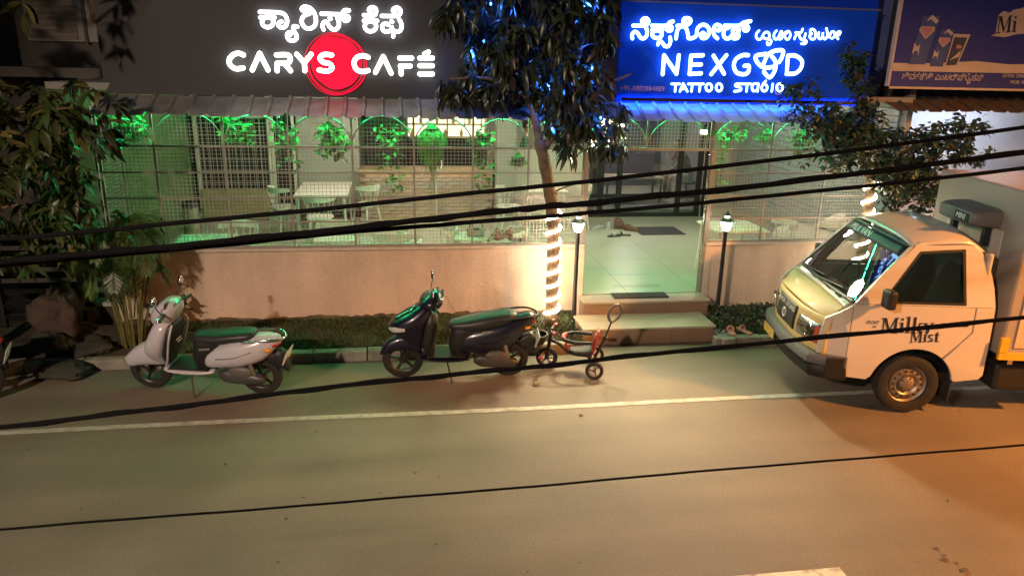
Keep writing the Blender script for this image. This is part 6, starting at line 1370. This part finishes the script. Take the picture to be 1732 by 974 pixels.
MB().tube([(-0.19, 0, 0), (-0.10, 0, 0)], 0.014, 8).build('tube', glow('tube_glow', (0.5, 0.75, 1.0), 1.2), tb_); MB().tube([(-0.06, 0, 0), (0.22, 0, 0)], 0.012, 8).build('batten', frame, tb_); MB().box(-0.2, 0.25, 0.0, 0.05, 0.012, 0.06).build('fitting', hw, tb_)
ss_ = mat('sack_cloth', (0.075, 0.05, 0.038), 0.95, var=0.4, scale=5, bump=0.6, bscale=20); rk = mat('corner_shade_stone', (0.035, 0.038, 0.028), 0.95, var=0.35, scale=6, bump=0.8, bscale=14)  # stone colour darkened to carry the shadow over this corner
def lump(name, label, cat, loc, dims, m, seed, amp=0.18, fac=None):
    b = MB(); n, k_ = 40, 24; rows = []; off = Vector((seed*1.7, seed*0.9, 0))
    for j in range(k_+1):
        th = math.pi*j/k_; r = []
        for k in range(n):
            a = 2*math.pi*k/n; d = Vector((math.sin(th)*math.cos(a), math.sin(th)*math.sin(a), -math.cos(th)))
            q = 1+amp*2.2*noise.noise(d*1.3+off)+amp*1.2*noise.noise(d*3.1+off)+amp*0.6*noise.noise(d*7.3+off)
            sq = 0.72
            r.append((dims[0]*math.copysign(abs(d.x)**sq, d.x)*q, dims[1]*math.copysign(abs(d.y)**sq, d.y)*q, max(-0.02, dims[2]*(0.5+0.5*d.z*q))))
        rows.append(r)
    o = b.ring(rows).build(name, m, smooth=50); o.location = loc; tag(o, label, cat); return o
lump('cloth_heap', 'brown cloth covered heap of rubble in front of the slat gate', 'heap', (-4.02, -0.35, 0.05), (0.26, 0.22, 0.70), ss_, 3, 0.12)
lump('boulder', 'dark boulder at the foot of the cloth covered heap', 'boulder', (-3.98, -0.72, 0.0), (0.24, 0.16, 0.30), rk, 5, 0.16)
lump('boulder', 'low dark rock between the heap and the palm', 'boulder', (-3.55, -0.55, 0.0), (0.15, 0.12, 0.20), rk, 8, 0.16)
sl = lump('stone_slab', 'flat stone slab lying on the road edge by the palm', 'stone slab', (-3.66, -1.22, 0.0), (0.27, 0.19, 0.17), rk, 21, 0.12); sl.rotation_euler = (0, 0, R(-8))
sl2 = lump('stone_slab', 'green tinged stone slab tilted behind the flat slab', 'stone slab', (-3.50, -0.80, 0.10), (0.20, 0.15, 0.12), rk, 22, 0.12); sl2.rotation_euler = (R(6), R(-5), R(20))
# ------------------------------------------------------------------ right background: lit shop, parked car
rs_ = thing('lit_shop', 'white lit shop interior wall below the rusty awning', 'shop', (9.0, 2.2, 0))
MB().box(-1.95, 3.5, 0.0, 0.1, 0.0, 3.6).build('white_wall', mat('shop_white', (0.68, 0.68, 0.72), 0.7, var=0.04), rs_)
MB().box(-1.95, 3.5, -1.6, 0.0, 3.08, 3.15).build('shop_ceiling', hw, rs_)
for x in (-0.9, 0.5, 1.9): MB().box(x-0.006, x+0.006, -0.008, -0.001, 0.0, 3.0).build('panel_joint', hw, rs_)
tl = MB().box(-1.0, 1.0, -0.9, -0.84, 3.02, 3.06).build('tube_lamp', glow('shop_tube', (0.72, 0.85, 1.0), 40.0), rs_)
pc = thing('parked_car', 'white car parked behind the small leaved tree', 'car', (7.6, 0.9, 0), (0, 0, R(96)))
MB().hull([(2.0, 0.35, 0.62, 0.70), (1.9, 0.25, 0.78, 0.82), (0.9, 0.22, 0.92, 0.86), (-1.6, 0.22, 0.96, 0.86), (-1.95, 0.3, 0.85, 0.78)], e=4).build('body', white, pc, 60)
MB().hull([(1.0, 0.90, 0.94, 0.74), (0.5, 0.90, 1.30, 0.70), (0.0, 0.90, 1.42, 0.66), (-0.9, 0.90, 1.42, 0.66), (-1.6, 0.90, 1.05, 0.70)], e=4).build('cabin', white, pc, 60)
MB().hull([(0.96, 0.95, 0.99, 0.66), (0.55, 0.97, 1.27, 0.63), (0.40, 0.99, 1.32, 0.6)], e=4).build('windscreen', mat('car_glass', (0.02, 0.025, 0.03), 0.05, var=0), pc, 60)
for x in (1.25, -1.2):
    for y in (-0.78, 0.78): wheel(pc, (x, y, 0.30), 0.30, 0.18)
for y in (-0.6, 0.6): MB().hull([(1.96, 0.55, 0.68, 0.14, y), (2.01, 0.57, 0.66, 0.10, y)]).build('headlight', MATS['lamp_lens'], pc, 180)
# ------------------------------------------------------------------ overhead cables
cab = mat('cable_sheath', (0.003, 0.003, 0.004), 0.9, var=0.2, spec=0.15)
def cable(label, pts, r, twist=None):
    t = thing('overhead_cable', label, 'cable', pts[len(pts)//2], group='overhead cables along the street')
    base = Vector(pts[len(pts)//2]); P = [p-base+Vector((0, 0, 0.0011*math.sin(i*0.43+r*900)+0.0006*math.sin(i*1.1))) for i, p in enumerate(catmull(pts, 14))]
    MB().tube(P, r, 10).build('cable_run', cab, t, 180)
    if twist:
        Q_ = [p+Vector((0, 0.9*r*math.cos(i*0.6), 0.9*r*math.sin(i*0.6))) for i, p in enumerate(P)]
        MB().tube(Q_, r*0.55, 6).build('lashed_wire', cab, t, 180)
cable('thick black cable strung highest across the cafe front', [(-2.46, -5.8, 2.542), (-1.751, -5.8, 2.594), (-0.738, -5.8, 2.685), (0.354, -5.8, 2.795), (1.534, -5.8, 2.919), (3.247, -5.8, 3.133), (4.532, -5.8, 3.323)], 0.0105, False)
cable('thickest black bundled cable strung below the highest one', [(-2.487, -5.8, 2.418), (-1.768, -5.8, 2.491), (-1.01, -5.8, 2.554), (-0.206, -5.8, 2.632), (0.499, -5.8, 2.708), (0.939, -5.8, 2.746), (1.859, -5.8, 2.836), (3.28, -5.8, 3.005), (4.584, -5.8, 3.183)], 0.0138, True)
cable('black cable that hangs against the underside of the thick bundle', [(-2.527, -5.75, 2.385), (-1.796, -5.75, 2.461), (-1.026, -5.75, 2.525), (-0.21, -5.75, 2.601), (0.507, -5.75, 2.653), (0.955, -5.75, 2.686), (1.894, -5.75, 2.767), (3.349, -5.75, 2.914), (4.689, -5.75, 3.073)], 0.0105, False)
cable('black cable slung low across the scooters and the truck door', [(-2.507, -6.0, 1.742), (-1.792, -6.0, 1.777), (-1.031, -6.0, 1.841), (-0.224, -6.0, 1.916), (0.532, -6.0, 1.964), (1.544, -6.0, 2.036), (3.317, -6.0, 2.149), (4.67, -6.0, 2.257)], 0.0115, True)
cable('thin black wire slung over the open road', [(-2.305, -6.4, 1.482), (-1.651, -6.4, 1.511), (-0.643, -6.4, 1.529), (0.482, -6.4, 1.554), (1.719, -6.4, 1.589), (3.089, -6.4, 1.617), (4.373, -6.4, 1.67)], 0.0055, False)
# ------------------------------------------------------------------ litter on the road
lit_m = mat('dry_leaf', (0.10, 0.06, 0.03), 0.9, var=0.4); peb = mat('pebble', (0.30, 0.26, 0.20), 0.9, var=0.3)
b = MB()
for _ in range(42):
    x, y = rnd(-4, 6), rnd(-6.2, -1.2); s = rnd(0.006, 0.018); a = rnd(0, 6.3)
    v, f = leaf_pts(s*2.2, s*0.6, -0.2, 0.5, 2); b.add([Vector((x, y, 0.006))+Matrix.Rotation(a, 3, 'Z') @ Vector(q) for q in v], f)
tag(stuff(b.build('leaf_litter', lit_m)), 'scattered dry leaf crumbs on the road surface', 'litter')
for x, y, s, w_ in ((3.93, -5.15, 0.03, 'at the truck end of'), (3.915, -5.23, 0.02, 'second from the truck end in'), (3.91, -5.27, 0.035, 'in the middle of'), (3.945, -5.32, 0.02, 'second from the painted dash in'), (3.975, -5.37, 0.045, 'and largest, at the dash end of')):
    v, f = leaf_pts(s*1.6, s*0.5, -0.1, 0.3, 2); b2 = MB().add([Matrix.Rotation(s*80, 3, 'Z') @ Vector(q) for q in v], f).build('dry_leaf', lit_m); b2.location = (x, y, 0.006)
    tag(b2, 'dark dry leaf bit '+w_+' the crumbled trail', 'leaf', 'trail of dry leaf bits on the road')
for lab, x, y, s in (('small pale stone on the road behind the navy scooter wheel', 1.46, -1.95, 0.035), ('pale pebble beyond the edge line in front of the steps', 1.78, -2.72, 0.018), ('pale pebble on the open road below the navy scooter', 0.10, -3.62, 0.015)):
    o = lump('stone', lab, 'stone', (x, y, 0.0), (s, s*0.8, s*1.2), peb, int(x*100), 0.1)
